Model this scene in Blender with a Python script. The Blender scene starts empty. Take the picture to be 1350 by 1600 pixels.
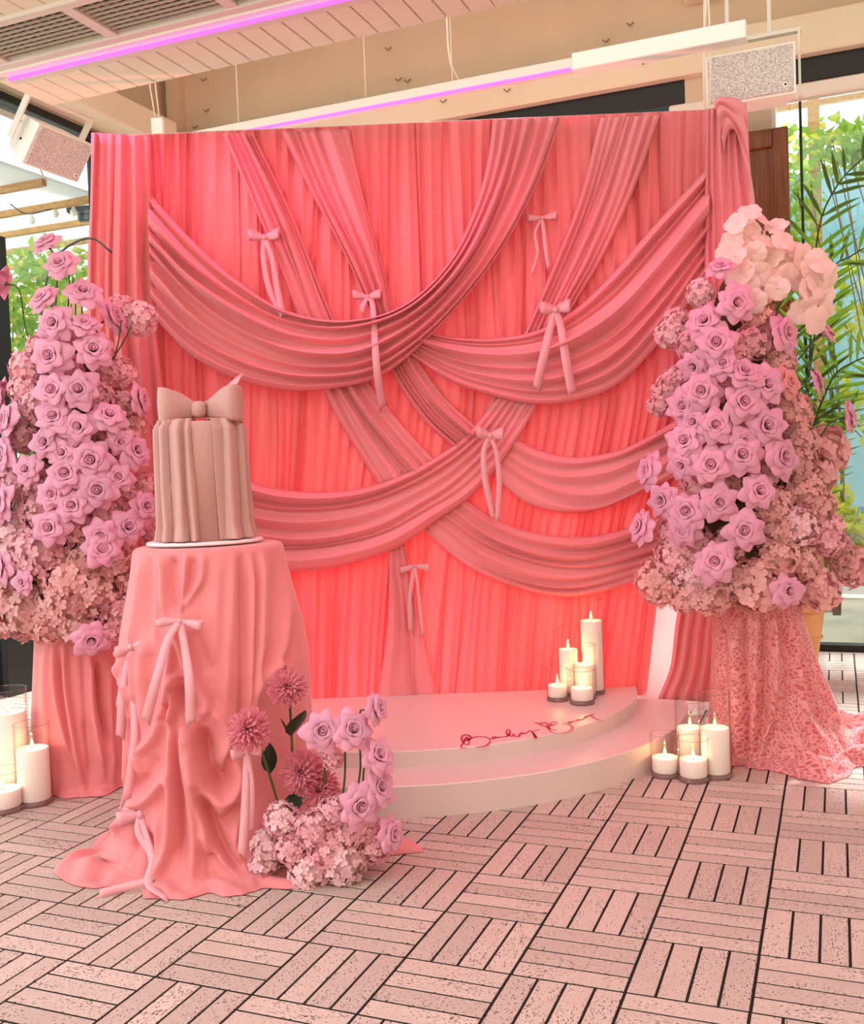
import bpy, math, random
import numpy as np
from mathutils import Vector, Matrix, Quaternion, Euler

random.seed(7)
rng = np.random.default_rng(7)
PI = math.pi
col = bpy.context.scene.collection

# ------------------------------------------------------------------ camera
F, PITCH, ROLL, GYAW, CH = 1566.5, .0386, -.0386, -.3845, 1.3165     # frame taken as 1350 x 1600
_B = np.array([[1, 0, 0], [0, 0, -1], [0, 1, 0]], float)
_cp, _sp = math.cos(PITCH), math.sin(PITCH)
_cr, _sr = math.cos(ROLL), math.sin(ROLL)
CR = np.array([[_cr, -_sr, 0], [_sr, _cr, 0], [0, 0, 1]]) @ np.array([[1, 0, 0], [0, _cp, -_sp], [0, _sp, _cp]]) @ _B
CC = np.array([0, 0, CH])
cam = bpy.data.cameras.new('camera')
cam.sensor_fit = 'VERTICAL'; cam.sensor_height = 36; cam.lens = F / 1600 * 36
cam.clip_start = .05; cam.clip_end = 200
camo = bpy.data.objects.new('camera', cam); col.objects.link(camo)
M = Matrix.Identity(4)
for r in range(3):
    M[r][0], M[r][1], M[r][2], M[r][3] = CR[0][r], -CR[1][r], -CR[2][r], CC[r]
camo.matrix_world = M
bpy.context.scene.camera = camo

# ------------------------------------------------------------------ light
sc = bpy.context.scene
sc.view_settings.view_transform = 'Standard'; sc.view_settings.look = 'None'
sc.view_settings.gamma = 1; sc.view_settings.use_curve_mapping = False
sc.view_settings.exposure = -.3
sc.cycles.transparent_max_bounces = 32
w = bpy.data.worlds.new('daylight'); sc.world = w; w.use_nodes = True
nt = w.node_tree; bgn = nt.nodes['Background']
bgn.inputs[0].default_value = (.985, .99, 1.0, 1); bgn.inputs[1].default_value = 2.8
sun = bpy.data.lights.new('sun', 'SUN'); sun.energy = 14.0; sun.angle = math.radians(6); sun.color = (1, .97, .93)
suno = bpy.data.objects.new('sun', sun); col.objects.link(suno)
suno.rotation_euler = Vector((-.50, -.62, -.95)).to_track_quat('-Z', 'Y').to_euler()   # from behind and to the right, high

# ------------------------------------------------------------------ geometry helpers
def ray(px, py):
    return CR.T @ np.array([(px - 675) / F, (py - 800) / F, 1.])
def atY(px, py, Y):
    d = ray(px, py); return CC + d * (Y / d[1])
def atZ(px, py, Z):
    d = ray(px, py); return CC + d * ((Z - CH) / d[2])
def pix(W):
    q = (np.asarray(W) - CC) @ CR.T
    return np.stack([675 + F * q[..., 0] / q[..., 2], 800 + F * q[..., 1] / q[..., 2]], -1)
GU = np.array([math.cos(GYAW), math.sin(GYAW)]); GV = np.array([-math.sin(GYAW), math.cos(GYAW)])
def grid(a, b, z=0.):                      # the building's own axes (floor joints, walls, ceiling)
    p = a * GU + b * GV; return np.array([p[0], p[1], z])
def lin(h):
    h = h.lstrip('#'); o = []
    for i in (0, 2, 4):
        c = int(h[i:i + 2], 16) / 255
        o.append(c / 12.92 if c <= .04045 else ((c + .055) / 1.055) ** 2.4)
    return (*o, 1.)

def link(o, parent=None):
    col.objects.link(o)
    if parent is not None: o.parent = parent
    return o
def mesh_data(name, V, Fc, mat=None, smooth=True, uv=None):
    me = bpy.data.meshes.new(name)
    me.from_pydata([tuple(map(float, v)) for v in V], [], [tuple(int(i) for i in f) for f in Fc])
    if smooth: me.polygons.foreach_set('use_smooth', [True] * len(me.polygons))
    if mat is not None: me.materials.append(mat)
    if uv is not None:
        l = me.uv_layers.new(name='UVMap')
        vi = np.zeros(len(me.loops), np.int32); me.loops.foreach_get('vertex_index', vi)
        l.data.foreach_set('uv', np.asarray(uv, np.float32)[vi].ravel())
    me.update()
    return me
def obj(name, V, Fc, mat, parent=None, smooth=True, uv=None):
    return link(bpy.data.objects.new(name, mesh_data(name, V, Fc, mat, smooth, uv)), parent)
def inst(name, me, parent=None, loc=(0, 0, 0), rot=None, scale=1.):
    o = link(bpy.data.objects.new(name, me), parent)
    o.location = loc
    if rot is not None:
        o.rotation_mode = 'QUATERNION'; o.rotation_quaternion = rot
    o.scale = (scale,) * 3 if np.isscalar(scale) else scale
    return o
def thing(name, label, cat, loc=(0, 0, 0), group=None, rotz=0, kind=None):
    o = link(bpy.data.objects.new(name, None))
    o.empty_display_size = .05; o.location = loc; o.rotation_euler = (0, 0, rotz)
    return tag(o, label, cat, group, kind)
def tag(o, label=None, cat=None, group=None, kind=None):
    if label: o['label'] = label
    if cat: o['category'] = cat
    if group: o['group'] = group
    if kind: o['kind'] = kind
    return o
def struct(o, label=None):
    o['kind'] = 'structure'
    if label: o['label'] = label
    return o
def sub(parent, o):                        # parent keeping the world place of a mesh built in world space
    o.parent = parent
    o.matrix_parent_inverse = parent_world(parent).inverted()
    return o
def parent_world(p):
    m = Matrix.LocRotScale(p.location, p.rotation_euler if p.rotation_mode != 'QUATERNION' else p.rotation_quaternion, p.scale)
    if p.parent is not None: m = parent_world(p.parent) @ p.matrix_parent_inverse @ m
    return m

class MB:
    """collects boxes, tubes, lathes and grids into one mesh"""
    def __init__(s): s.V = []; s.F = []
    def add(s, V, Fc):
        n = len(s.V); s.V += [tuple(v) for v in V]; s.F += [tuple(i + n for i in f) for f in Fc]; return s
    def box(s, c, size, ax=None, bev=0.):
        c = np.asarray(c, float); h = np.asarray(size, float) / 2
        A = np.eye(3) if ax is None else np.asarray(ax, float)
        if bev <= 0:
            P = [(x, y, z) for x in (-1, 1) for y in (-1, 1) for z in (-1, 1)]
            V = [c + (np.array(p) * h) @ A for p in P]
            return s.add(V, [(0, 1, 3, 2), (4, 6, 7, 5), (0, 4, 5, 1), (2, 3, 7, 6), (0, 2, 6, 4), (1, 5, 7, 3)])
        b = min(bev, *(h * .95)); V = []; idx = {}
        for x in (-1, 1):
            for y in (-1, 1):
                for z in (-1, 1):
                    for k in range(3):
                        p = np.array([x, y, z]) * (h - b); p[k] += (x, y, z)[k] * b
                        idx[(x, y, z, k)] = len(V); V.append(c + p @ A)
        Fc = []
        for k in range(3):
            i, j = (k + 1) % 3, (k + 2) % 3
            for sg in (-1, 1):
                q = []
                for (a_, b_) in ((-1, -1), (1, -1), (1, 1), (-1, 1)):
                    t = [0, 0, 0]; t[k] = sg; t[i] = a_; t[j] = b_; q.append(idx[(*t, k)])
                Fc.append(q if sg > 0 else q[::-1])
        for k in range(3):
            i, j = (k + 1) % 3, (k + 2) % 3
            for a_ in (-1, 1):
                for b_ in (-1, 1):
                    t0 = [0, 0, 0]; t0[i] = a_; t0[j] = b_; t1 = list(t0); t0[k] = -1; t1[k] = 1
                    Fc.append((idx[(*t0, i)], idx[(*t1, i)], idx[(*t1, j)], idx[(*t0, j)]))
        for x in (-1, 1):
            for y in (-1, 1):
                for z in (-1, 1): Fc.append(tuple(idx[(x, y, z, k)] for k in range(3)))
        return s.add(V, Fc)
    def tube(s, pts, r, n=8, caps=True):
        P = [np.asarray(p, float) for p in pts]; m = len(P)
        R_ = [r] * m if np.isscalar(r) else list(r)
        V = []; up = np.array([.13, .31, .94])
        nrm = None
        for i in range(m):
            t = P[min(i + 1, m - 1)] - P[max(i - 1, 0)]; t /= np.linalg.norm(t) + 1e-12
            if nrm is None:
                a = up if abs(t @ up) < .9 else np.array([1., .1, 0]); nrm = np.cross(t, a)
            nrm = nrm - t * (nrm @ t); nrm /= np.linalg.norm(nrm) + 1e-12
            bn = np.cross(t, nrm)
            for k in range(n):
                g = 2 * PI * k / n; V.append(P[i] + R_[i] * (math.cos(g) * nrm + math.sin(g) * bn))
        Fc = [(i * n + k, i * n + (k + 1) % n, (i + 1) * n + (k + 1) % n, (i + 1) * n + k) for i in range(m - 1) for k in range(n)]
        if caps: Fc += [tuple(range(n))[::-1], tuple((m - 1) * n + k for k in range(n))]
        return s.add(V, Fc)
    def lathe(s, prof, c=(0, 0, 0), n=32, caps=True):
        V = []; c = np.asarray(c, float)
        for (r, z) in prof:
            for k in range(n):
                g = 2 * PI * k / n; V.append(c + np.array([r * math.cos(g), r * math.sin(g), z]))
        m = len(prof)
        Fc = [(i * n + k, i * n + (k + 1) % n, (i + 1) * n + (k + 1) % n, (i + 1) * n + k) for i in range(m - 1) for k in range(n)]
        if caps and prof[0][0] > 1e-5: Fc.append(tuple(range(n))[::-1])
        if caps and prof[-1][0] > 1e-5: Fc.append(tuple((m - 1) * n + k for k in range(n)))
        return s.add(V, Fc)
    def grid(s, A, wrap=False):
        n, m = A.shape[:2]; V = A.reshape(-1, 3)
        mm = m if wrap else m - 1
        Fc = [(i * m + k, i * m + (k + 1) % m, (i + 1) * m + (k + 1) % m, (i + 1) * m + k) for i in range(n - 1) for k in range(mm)]
        return s.add(V, Fc)
    def build(s, name, mat, parent=None, smooth=True, uv=None, world=False):
        o = obj(name, s.V, s.F, mat, None if world else parent, smooth, uv)
        if world and parent is not None: sub(parent, o)
        return o
    def data(s, name, mat, smooth=True, uv=None): return mesh_data(name, s.V, s.F, mat, smooth, uv)
GAX = np.array([[*GU, 0], [*GV, 0], [0, 0, 1.]])       # rows: building axes

def catmull(P, n):
    """n points evenly along a smooth curve through P"""
    P = np.asarray(P, float)
    if len(P) == 2: return P[0] + (P[1] - P[0]) * np.linspace(0, 1, n)[:, None]
    Q = np.vstack([2 * P[0] - P[1], P, 2 * P[-1] - P[-2]]); out = []
    for i in range(1, len(Q) - 2):
        p0, p1, p2, p3 = Q[i - 1:i + 3]
        t = np.linspace(0, 1, 24, endpoint=False)[:, None]
        out.append(.5 * (2 * p1 + (p2 - p0) * t + (2 * p0 - 5 * p1 + 4 * p2 - p3) * t ** 2 + (3 * p1 - p0 - 3 * p2 + p3) * t ** 3))
    out = np.vstack(out + [P[-1:]])
    s = np.r_[0, np.cumsum(np.linalg.norm(np.diff(out, axis=0), axis=1))]
    g = np.linspace(0, s[-1], n)
    return np.stack([np.interp(g, s, out[:, k]) for k in range(P.shape[1])], 1)

# ------------------------------------------------------------------ materials
def mat(name, color, rough=.6, spec=.3, metal=0., emit=None, estr=0., sheen=0., sss=0., coat=0.):
    m = bpy.data.materials.new(name); m.use_nodes = True
    b = m.node_tree.nodes['Principled BSDF']
    b.inputs['Base Color'].default_value = lin(color) if isinstance(color, str) else color
    b.inputs['Roughness'].default_value = rough; b.inputs['Specular IOR Level'].default_value = spec
    b.inputs['Metallic'].default_value = metal
    if emit: b.inputs['Emission Color'].default_value = lin(emit); b.inputs['Emission Strength'].default_value = estr
    if sheen: b.inputs['Sheen Weight'].default_value = sheen; b.inputs['Sheen Roughness'].default_value = .4
    if sss:
        b.inputs['Subsurface Weight'].default_value = sss; b.inputs['Subsurface Radius'].default_value = (.03, .02, .015); b.inputs['Subsurface Scale'].default_value = 1
    if coat: b.inputs['Coat Weight'].default_value = coat
    return m
def node(m, t, **kw):
    n = m.node_tree.nodes.new(t)
    for k, v in kw.items(): setattr(n, k, v)
    return n
def lk(m, a, b): m.node_tree.links.new(a, b)
def varied(name, c1, c2, scale=3., rough=.6, bump=0., bscale=40., stretch=None, spec=.3, coords='Object', detail=4.):
    """two-tone noise material with optional fine bump"""
    m = mat(name, c1, rough, spec); b = m.node_tree.nodes['Principled BSDF']
    tc = node(m, 'ShaderNodeTexCoord'); mp = node(m, 'ShaderNodeMapping')
    lk(m, tc.outputs[coords], mp.inputs[0])
    if stretch: mp.inputs['Scale'].default_value = stretch
    nz = node(m, 'ShaderNodeTexNoise'); nz.inputs['Scale'].default_value = scale; nz.inputs['Detail'].default_value = detail
    lk(m, mp.outputs[0], nz.inputs['Vector'])
    rp = node(m, 'ShaderNodeValToRGB'); rp.color_ramp.elements[0].position = .35; rp.color_ramp.elements[1].position = .65
    rp.color_ramp.elements[0].color = lin(c1); rp.color_ramp.elements[1].color = lin(c2)
    lk(m, nz.outputs['Fac'], rp.inputs[0]); lk(m, rp.outputs[0], b.inputs['Base Color'])
    if bump:
        n2 = node(m, 'ShaderNodeTexNoise'); n2.inputs['Scale'].default_value = bscale; n2.inputs['Detail'].default_value = 3
        lk(m, mp.outputs[0], n2.inputs['Vector'])
        bp = node(m, 'ShaderNodeBump'); bp.inputs['Strength'].default_value = bump; bp.inputs['Distance'].default_value = .01
        lk(m, n2.outputs['Fac'], bp.inputs['Height']); lk(m, bp.outputs[0], b.inputs['Normal'])
    return m
def translucent(m, color, fac):
    """thin cloth, petal or leaf: part of the light comes through"""
    n = m.node_tree.nodes; out = n['Material Output']; b = n['Principled BSDF']
    t = node(m, 'ShaderNodeBsdfTranslucent'); t.inputs[0].default_value = lin(color) if isinstance(color, str) else color
    x = node(m, 'ShaderNodeMixShader'); x.inputs[0].default_value = fac
    lk(m, b.outputs[0], x.inputs[1]); lk(m, t.outputs[0], x.inputs[2]); lk(m, x.outputs[0], out.inputs['Surface'])
    return m
def cloth(name, color, tcolor, fac, rough=.65, sheen=.3, weave=900.):
    m = mat(name, color, rough, .12, sheen=sheen); b = m.node_tree.nodes['Principled BSDF']
    tc = node(m, 'ShaderNodeTexCoord'); nz = node(m, 'ShaderNodeTexNoise'); nz.inputs['Scale'].default_value = weave
    lk(m, tc.outputs['Object'], nz.inputs['Vector'])
    bp = node(m, 'ShaderNodeBump'); bp.inputs['Strength'].default_value = .06; bp.inputs['Distance'].default_value = .002
    lk(m, nz.outputs['Fac'], bp.inputs['Height']); lk(m, bp.outputs[0], b.inputs['Normal'])
    return translucent(m, tcolor, fac)
def thin_glass(name, tint, edge, gloss=.06):
    m = bpy.data.materials.new(name); m.use_nodes = True; n = m.node_tree.nodes; n.remove(n['Principled BSDF'])
    t = node(m, 'ShaderNodeBsdfTransparent'); g = node(m, 'ShaderNodeBsdfGlossy'); g.inputs['Roughness'].default_value = .02
    lw = node(m, 'ShaderNodeLayerWeight'); lw.inputs[0].default_value = .35
    mc = node(m, 'ShaderNodeMix'); mc.data_type = 'RGBA'
    mc.inputs[6].default_value = lin(tint); mc.inputs[7].default_value = lin(edge)
    pw = node(m, 'ShaderNodeMath', operation='POWER'); pw.inputs[1].default_value = 3.
    lk(m, lw.outputs['Facing'], pw.inputs[0]); lk(m, pw.outputs[0], mc.inputs[0]); lk(m, mc.outputs[2], t.inputs[0])
    ml = node(m, 'ShaderNodeMath', operation='MULTIPLY_ADD'); ml.inputs[1].default_value = .5; ml.inputs[2].default_value = gloss
    lk(m, pw.outputs[0], ml.inputs[0])
    x = node(m, 'ShaderNodeMixShader'); lk(m, ml.outputs[0], x.inputs[0]); lk(m, t.outputs[0], x.inputs[1]); lk(m, g.outputs[0], x.inputs[2])
    lk(m, x.outputs[0], n['Material Output'].inputs['Surface'])
    return m

MT = {}
MT['curtain'] = cloth('coral_chiffon', '#ef9799', '#ff5f68', .26, sheen=.1)
MT['swag'] = cloth('coral_chiffon_swag', '#f9a1a8', '#ff6c76', .16, sheen=.1)
MT['satin'] = cloth('coral_satin', '#e88b8e', '#ff6a70', .12, rough=.38, sheen=.4)
MT['white_cloth'] = cloth('white_voile', '#f4dede', '#ffd8d8', .4)
MT['ribbon'] = cloth('pink_satin_ribbon', '#f3b4be', '#ff9aa6', .25, rough=.3, sheen=.1)
MT['ribbon'].node_tree.nodes['Principled BSDF'].inputs['Specular IOR Level'].default_value = .6
MT['fondant'] = mat('dusty_pink_fondant', '#bf918a', .42, .4, sss=.04)
MT['board'] = mat('cake_board_white', '#f2d9dc', .35, .4)
MT['stage'] = mat('stage_white_paint', '#dcc8c4', .42, .7)
MT['letter'] = mat('raspberry_vinyl', '#c22a58', .4, .3)
MT['wax'] = mat('white_wax', '#f6ebe2', .5, .3, sss=.25)
MT['wick'] = mat('wick_black', '#2a2018', .8, .1)
MT['flame'] = bpy.data.materials.new('flame'); MT['flame'].use_nodes = True
def flame_mat(m):
    n = m.node_tree.nodes; n.remove(n['Principled BSDF'])
    e = node(m, 'ShaderNodeEmission'); e.inputs[0].default_value = lin('#ffb850'); e.inputs[1].default_value = 7.
    t = node(m, 'ShaderNodeBsdfTransparent'); a = node(m, 'ShaderNodeAddShader')
    lk(m, e.outputs[0], a.inputs[0]); lk(m, t.outputs[0], a.inputs[1]); lk(m, a.outputs[0], n['Material Output'].inputs['Surface'])
flame_mat(MT['flame'])
MT['glass'] = thin_glass('vase_glass', '#ffffff', '#dccfcb', .012)
MT['glassbase'] = mat('vase_glass_foot', '#e9b9b4', .08, .6); MT['glassbase'].node_tree.nodes['Principled BSDF'].inputs['Transmission Weight'].default_value = .75
MT['glassrim'] = thin_glass('vase_rim', '#f4ecea', '#c4b0aa', .08)
MT['pane'] = thin_glass('window_glass', '#f2f8f8', '#c8d8d8', .03)
MT['black'] = mat('black_window_frame', '#16150f', .45, .4)
MT['wall'] = varied('beige_plaster', '#c8b498', '#d0bc9f', 1.2, .8, .1, 60)
MT['wallpale'] = varied('cream_trim_lit_wall', '#e2d5b8', '#e8dcc0', 1.5, .7, .08, 60)  # cream trim; on the back header it paints in the lit wall band
MT['plank'] = varied('cream_plank', '#e9e4c8', '#f0ebd2', 6., .5, .15, 20, (1, 14, 1))
MT['white'] = mat('white_powder_coat', '#ded8c8', .45, .4)
MT['white2'] = mat('white_plastic', '#f3ecdf', .4, .4)
MT['dark'] = mat('vent_dark', '#1d1811', .7, .2)
MT['slat'] = mat('vent_grey_slat', '#c4b8a2', .4, .5)
MT['led'] = mat('magenta_tube', '#e060ff', .4, .2, emit='#d957ff', estr=1.9)
MT['wood'] = varied('brown_door_wood', '#5e3313', '#7d4a1e', 5., .4, .15, 30, (12, 12, .8))
MT['grout'] = mat('dark_grout', '#2a221d', .9, .1)
MT['terra'] = varied('terracotta', '#dc9c62', '#e8b07a', 4., .75, .2, 30)
MT['potpale'] = varied('glass_paled_pot', '#d9c3a8', '#e9dac6', 4., .8, .2, 30)  # pale because the reflection in the glass is put into the colour
MT['soil'] = mat('potting_soil', '#3a291c', .95, .1)
MT['stem'] = mat('green_stem', '#4d5a2c', .6, .3)
MT['leafdark'] = translucent(mat('dark_rose_leaf', '#22301c', .4, .4), '#33501f', .2)
MT['palm'] = translucent(mat('palm_leaf', '#33491a', .4, .4), '#7d9a28', .35)
MT['leaf'] = translucent(mat('garden_leaf', '#6f9a3a', .5, .3), '#c2dd55', .5)
MT['leafy'] = translucent(mat('yellow_leaf', '#c9c93e', .5, .3), '#efe95a', .5)
MT['twig'] = mat('brown_twig', '#7a5a3a', .8, .2)
MT['foam'] = varied('mossy_core', '#4a2d26', '#5b4a2c', 12., .95)
MT['timber'] = varied('pergola_timber', '#b98b58', '#cfa473', 4., .7, .2, 20, (1, 12, 12))
MT['poly'] = varied('polycarbonate_roof', '#e2e6e4', '#f2f4f2', 2., .5)
MT['metal'] = mat('dark_grey_metal', '#4f5a5c', .4, .5, .4)
MT['bluewall'] = varied('pale_blue_wall', '#7fc2de', '#a3d6ea', 1.6, .7, .1, 30)
MT['whitewall'] = varied('white_garden_wall', '#e4e8ea', '#f4f6f6', 2., .8)
MT['tblue'] = mat('glazed_blue_tile', '#4f9cc4', .25, .5)
MT['tcream'] = mat('glazed_cream_tile', '#f3e4cc', .25, .5)
MT['paving'] = varied('pale_terrace_paving', '#d9cdb8', '#e8deca', 3., .8, .2, 40)
MT['cable'] = mat('white_cable', '#eadcc6', .5, .3)
MT['hook'] = mat('brown_hook', '#8a6a48', .5, .4)
MT['core'] = mat('plinth_core', '#e8a0a4', .8, .2)

def petal_mat(name, c, t, fac=.3, var=.06):
    m = mat(name, c, .55, .25, sheen=.15); b = m.node_tree.nodes['Principled BSDF']
    oi = node(m, 'ShaderNodeObjectInfo'); tc = node(m, 'ShaderNodeTexCoord')
    nz = node(m, 'ShaderNodeTexNoise'); nz.inputs['Scale'].default_value = 2.2; lk(m, tc.outputs['Object'], nz.inputs['Vector'])
    ad = node(m, 'ShaderNodeMath', operation='ADD'); lk(m, oi.outputs['Random'], ad.inputs[0]); lk(m, nz.outputs['Fac'], ad.inputs[1])
    mr = node(m, 'ShaderNodeMapRange'); mr.inputs[1].default_value = .3; mr.inputs[2].default_value = 1.7
    mr.inputs[3].default_value = 1 - var * 2; mr.inputs[4].default_value = 1 + var * 1.6
    lk(m, ad.outputs[0], mr.inputs[0])
    hs = node(m, 'ShaderNodeHueSaturation'); hs.inputs['Color'].default_value = lin(c)
    lk(m, mr.outputs[0], hs.inputs['Value']); lk(m, hs.outputs[0], b.inputs['Base Color'])
    return translucent(m, t, fac)
MT['rose'] = petal_mat('mauve_rose_petal', '#e2a0bb', '#f29ab8', .17)
MT['rosep'] = petal_mat('peach_rose_petal', '#e59c9c', '#f28f8f', .28)
MT['hyd'] = petal_mat('pink_hydrangea_petal', '#efb6c0', '#f7a9b6', .22, .1)
MT['hydc'] = petal_mat('coral_hydrangea_petal', '#e8b2b0', '#f0a3a0', .22, .1)
MT['hydl'] = petal_mat('pale_hydrangea_petal', '#f1c8ce', '#f7b8c2', .22, .08)
MT['mum'] = petal_mat('rose_pink_mum_petal', '#df8a9a', '#ee8096', .25, .1)
MT['blossom'] = petal_mat('blush_white_blossom', '#f8e6de', '#fee2d6', .4, .05)

def floor_mat():
    m = mat('travertine_strip', '#dcb8a2', .55, .35); b = m.node_tree.nodes['Principled BSDF']
    uvn = node(m, 'ShaderNodeUVMap'); oi = node(m, 'ShaderNodeObjectInfo'); ge = node(m, 'ShaderNodeNewGeometry')
    ad = node(m, 'ShaderNodeMath', operation='ADD'); lk(m, oi.outputs['Random'], ad.inputs[0]); lk(m, ge.outputs['Random Per Island'], ad.inputs[1])
    fr = node(m, 'ShaderNodeMath', operation='FRACT'); lk(m, ad.outputs[0], fr.inputs[0])
    mu = node(m, 'ShaderNodeMath', operation='MULTIPLY'); mu.inputs[1].default_value = 37.; lk(m, fr.outputs[0], mu.inputs[0])
    cb = node(m, 'ShaderNodeCombineXYZ'); lk(m, mu.outputs[0], cb.inputs[2])
    va = node(m, 'ShaderNodeVectorMath', operation='ADD'); lk(m, uvn.outputs[0], va.inputs[0]); lk(m, cb.outputs[0], va.inputs[1])
    mp = node(m, 'ShaderNodeMapping'); mp.inputs['Scale'].default_value = (110, 260, 1); lk(m, va.outputs[0], mp.inputs[0])
    pit = node(m, 'ShaderNodeTexNoise'); pit.inputs['Scale'].default_value = 1.; pit.inputs['Detail'].default_value = 2.; lk(m, mp.outputs[0], pit.inputs['Vector'])
    mp2 = node(m, 'ShaderNodeMapping'); mp2.inputs['Scale'].default_value = (7, 16, 1); lk(m, va.outputs[0], mp2.inputs[0])
    big = node(m, 'ShaderNodeTexNoise'); big.inputs['Scale'].default_value = 1.; lk(m, mp2.outputs[0], big.inputs['Vector'])
    # pits only where the large noise allows them
    s1 = node(m, 'ShaderNodeMath', operation='MULTIPLY_ADD'); s1.inputs[1].default_value = .30; lk(m, big.outputs['Fac'], s1.inputs[0]); lk(m, pit.outputs['Fac'], s1.inputs[2])
    rp = node(m, 'ShaderNodeMapRange'); rp.inputs[1].default_value = .75; rp.inputs[2].default_value = .82; lk(m, s1.outputs[0], rp.inputs[0])
    base = node(m, 'ShaderNodeMix'); base.data_type = 'RGBA'; base.inputs[6].default_value = lin('#b89e93'); base.inputs[7].default_value = lin('#d4beb3'); lk(m, big.outputs['Fac'], base.inputs[0])
    hs = node(m, 'ShaderNodeHueSaturation'); lk(m, base.outputs[2], hs.inputs['Color'])
    mr = node(m, 'ShaderNodeMapRange'); mr.inputs[3].default_value = .86; mr.inputs[4].default_value = 1.07; lk(m, fr.outputs[0], mr.inputs[0]); lk(m, mr.outputs[0], hs.inputs['Value'])
    mx = node(m, 'ShaderNodeMix'); mx.data_type = 'RGBA'; lk(m, rp.outputs[0], mx.inputs[0]); lk(m, hs.outputs[0], mx.inputs[6]); mx.inputs[7].default_value = lin('#5a4138')
    lk(m, mx.outputs[2], b.inputs['Base Color'])
    bp = node(m, 'ShaderNodeBump'); bp.inputs['Strength'].default_value = .5; bp.inputs['Distance'].default_value = .002; bp.invert = True
    lk(m, rp.outputs[0], bp.inputs['Height']); lk(m, bp.outputs[0], b.inputs['Normal'])
    return m
MT['tile'] = floor_mat()

def lace_mat():
    m = cloth('pink_lace', '#ee9d9f', '#ff8088', .2, rough=.6); b = m.node_tree.nodes['Principled BSDF']
    uvn = node(m, 'ShaderNodeUVMap')
    nz = node(m, 'ShaderNodeTexNoise'); nz.inputs['Scale'].default_value = 14.; lk(m, uvn.outputs[0], nz.inputs['Vector'])
    mxv = node(m, 'ShaderNodeMix'); mxv.data_type = 'VECTOR'; mxv.inputs[0].default_value = .06
    lk(m, uvn.outputs[0], mxv.inputs[4]); lk(m, nz.outputs['Color'], mxv.inputs[5])
    def vor(scale, feat):
        v = node(m, 'ShaderNodeTexVoronoi'); v.feature = feat; v.inputs['Scale'].default_value = scale; lk(m, mxv.outputs[1], v.inputs['Vector']); return v
    big = vor(9., 'F1')                                             # scattered flower motifs built of petal arcs
    sn = node(m, 'ShaderNodeMath', operation='MULTIPLY'); sn.inputs[1].default_value = 34.; lk(m, big.outputs['Distance'], sn.inputs[0])
    si = node(m, 'ShaderNodeMath', operation='SINE'); lk(m, sn.outputs[0], si.inputs[0])
    net = vor(58., 'DISTANCE_TO_EDGE')                              # the fine net between them
    nm = node(m, 'ShaderNodeMapRange'); nm.inputs[1].default_value = .10; nm.inputs[2].default_value = .24; nm.inputs[3].default_value = 1.; nm.inputs[4].default_value = 0.; lk(m, net.outputs['Distance'], nm.inputs[0])
    sm = node(m, 'ShaderNodeMapRange'); sm.inputs[1].default_value = -.35; sm.inputs[2].default_value = .05; lk(m, si.outputs[0], sm.inputs[0])
    leaf = vor(30., 'F1')
    lm_ = node(m, 'ShaderNodeMapRange'); lm_.inputs[1].default_value = .30; lm_.inputs[2].default_value = .40; lm_.inputs[3].default_value = 1.; lm_.inputs[4].default_value = 0.; lk(m, leaf.outputs['Distance'], lm_.inputs[0])
    mu = node(m, 'ShaderNodeMath', operation='MULTIPLY'); lk(m, sm.outputs[0], mu.inputs[0]); lk(m, lm_.outputs[0], mu.inputs[1])
    mxm = node(m, 'ShaderNodeMath', operation='MAXIMUM'); lk(m, mu.outputs[0], mxm.inputs[0]); lk(m, nm.outputs[0], mxm.inputs[1])
    mx = node(m, 'ShaderNodeMix'); mx.data_type = 'RGBA'; lk(m, mxm.outputs[0], mx.inputs[0]); mx.inputs[6].default_value = lin('#d36c74'); mx.inputs[7].default_value = lin('#eda6a6')
    lk(m, mx.outputs[2], b.inputs['Base Color'])
    bp = node(m, 'ShaderNodeBump'); bp.inputs['Strength'].default_value = .8; bp.inputs['Distance'].default_value = .004
    lk(m, mxm.outputs[0], bp.inputs['Height']); lk(m, bp.outputs[0], b.inputs['Normal'])
    return m
MT['lace'] = lace_mat()

def grille_mat():
    m = mat('perforated_grille', '#cfc4b8', .5, .3); b = m.node_tree.nodes['Principled BSDF']
    tc = node(m, 'ShaderNodeTexCoord'); mp = node(m, 'ShaderNodeMapping'); mp.inputs['Scale'].default_value = (130, 130, 130)
    lk(m, tc.outputs['Object'], mp.inputs[0])
    vo = node(m, 'ShaderNodeTexVoronoi'); vo.inputs['Scale'].default_value = 1.; vo.inputs['Randomness'].default_value = .25; lk(m, mp.outputs[0], vo.inputs['Vector'])
    rp = node(m, 'ShaderNodeMapRange'); rp.inputs[1].default_value = .36; rp.inputs[2].default_value = .44; lk(m, vo.outputs['Distance'], rp.inputs[0])
    mx = node(m, 'ShaderNodeMix'); mx.data_type = 'RGBA'; lk(m, rp.outputs[0], mx.inputs[0]); mx.inputs[6].default_value = lin('#4a3f3c'); mx.inputs[7].default_value = lin('#d9cfc6')
    lk(m, mx.outputs[2], b.inputs['Base Color'])
    return m
MT['grille'] = grille_mat()

# ================================================================== STRUCTURE
BW, LW = 7.27, -5.25           # back wall (b) and left wall (a) in building axes
HEAD = 3.98                    # top of the window heads
ZC = 3.35                      # dropped plank ceiling

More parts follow.
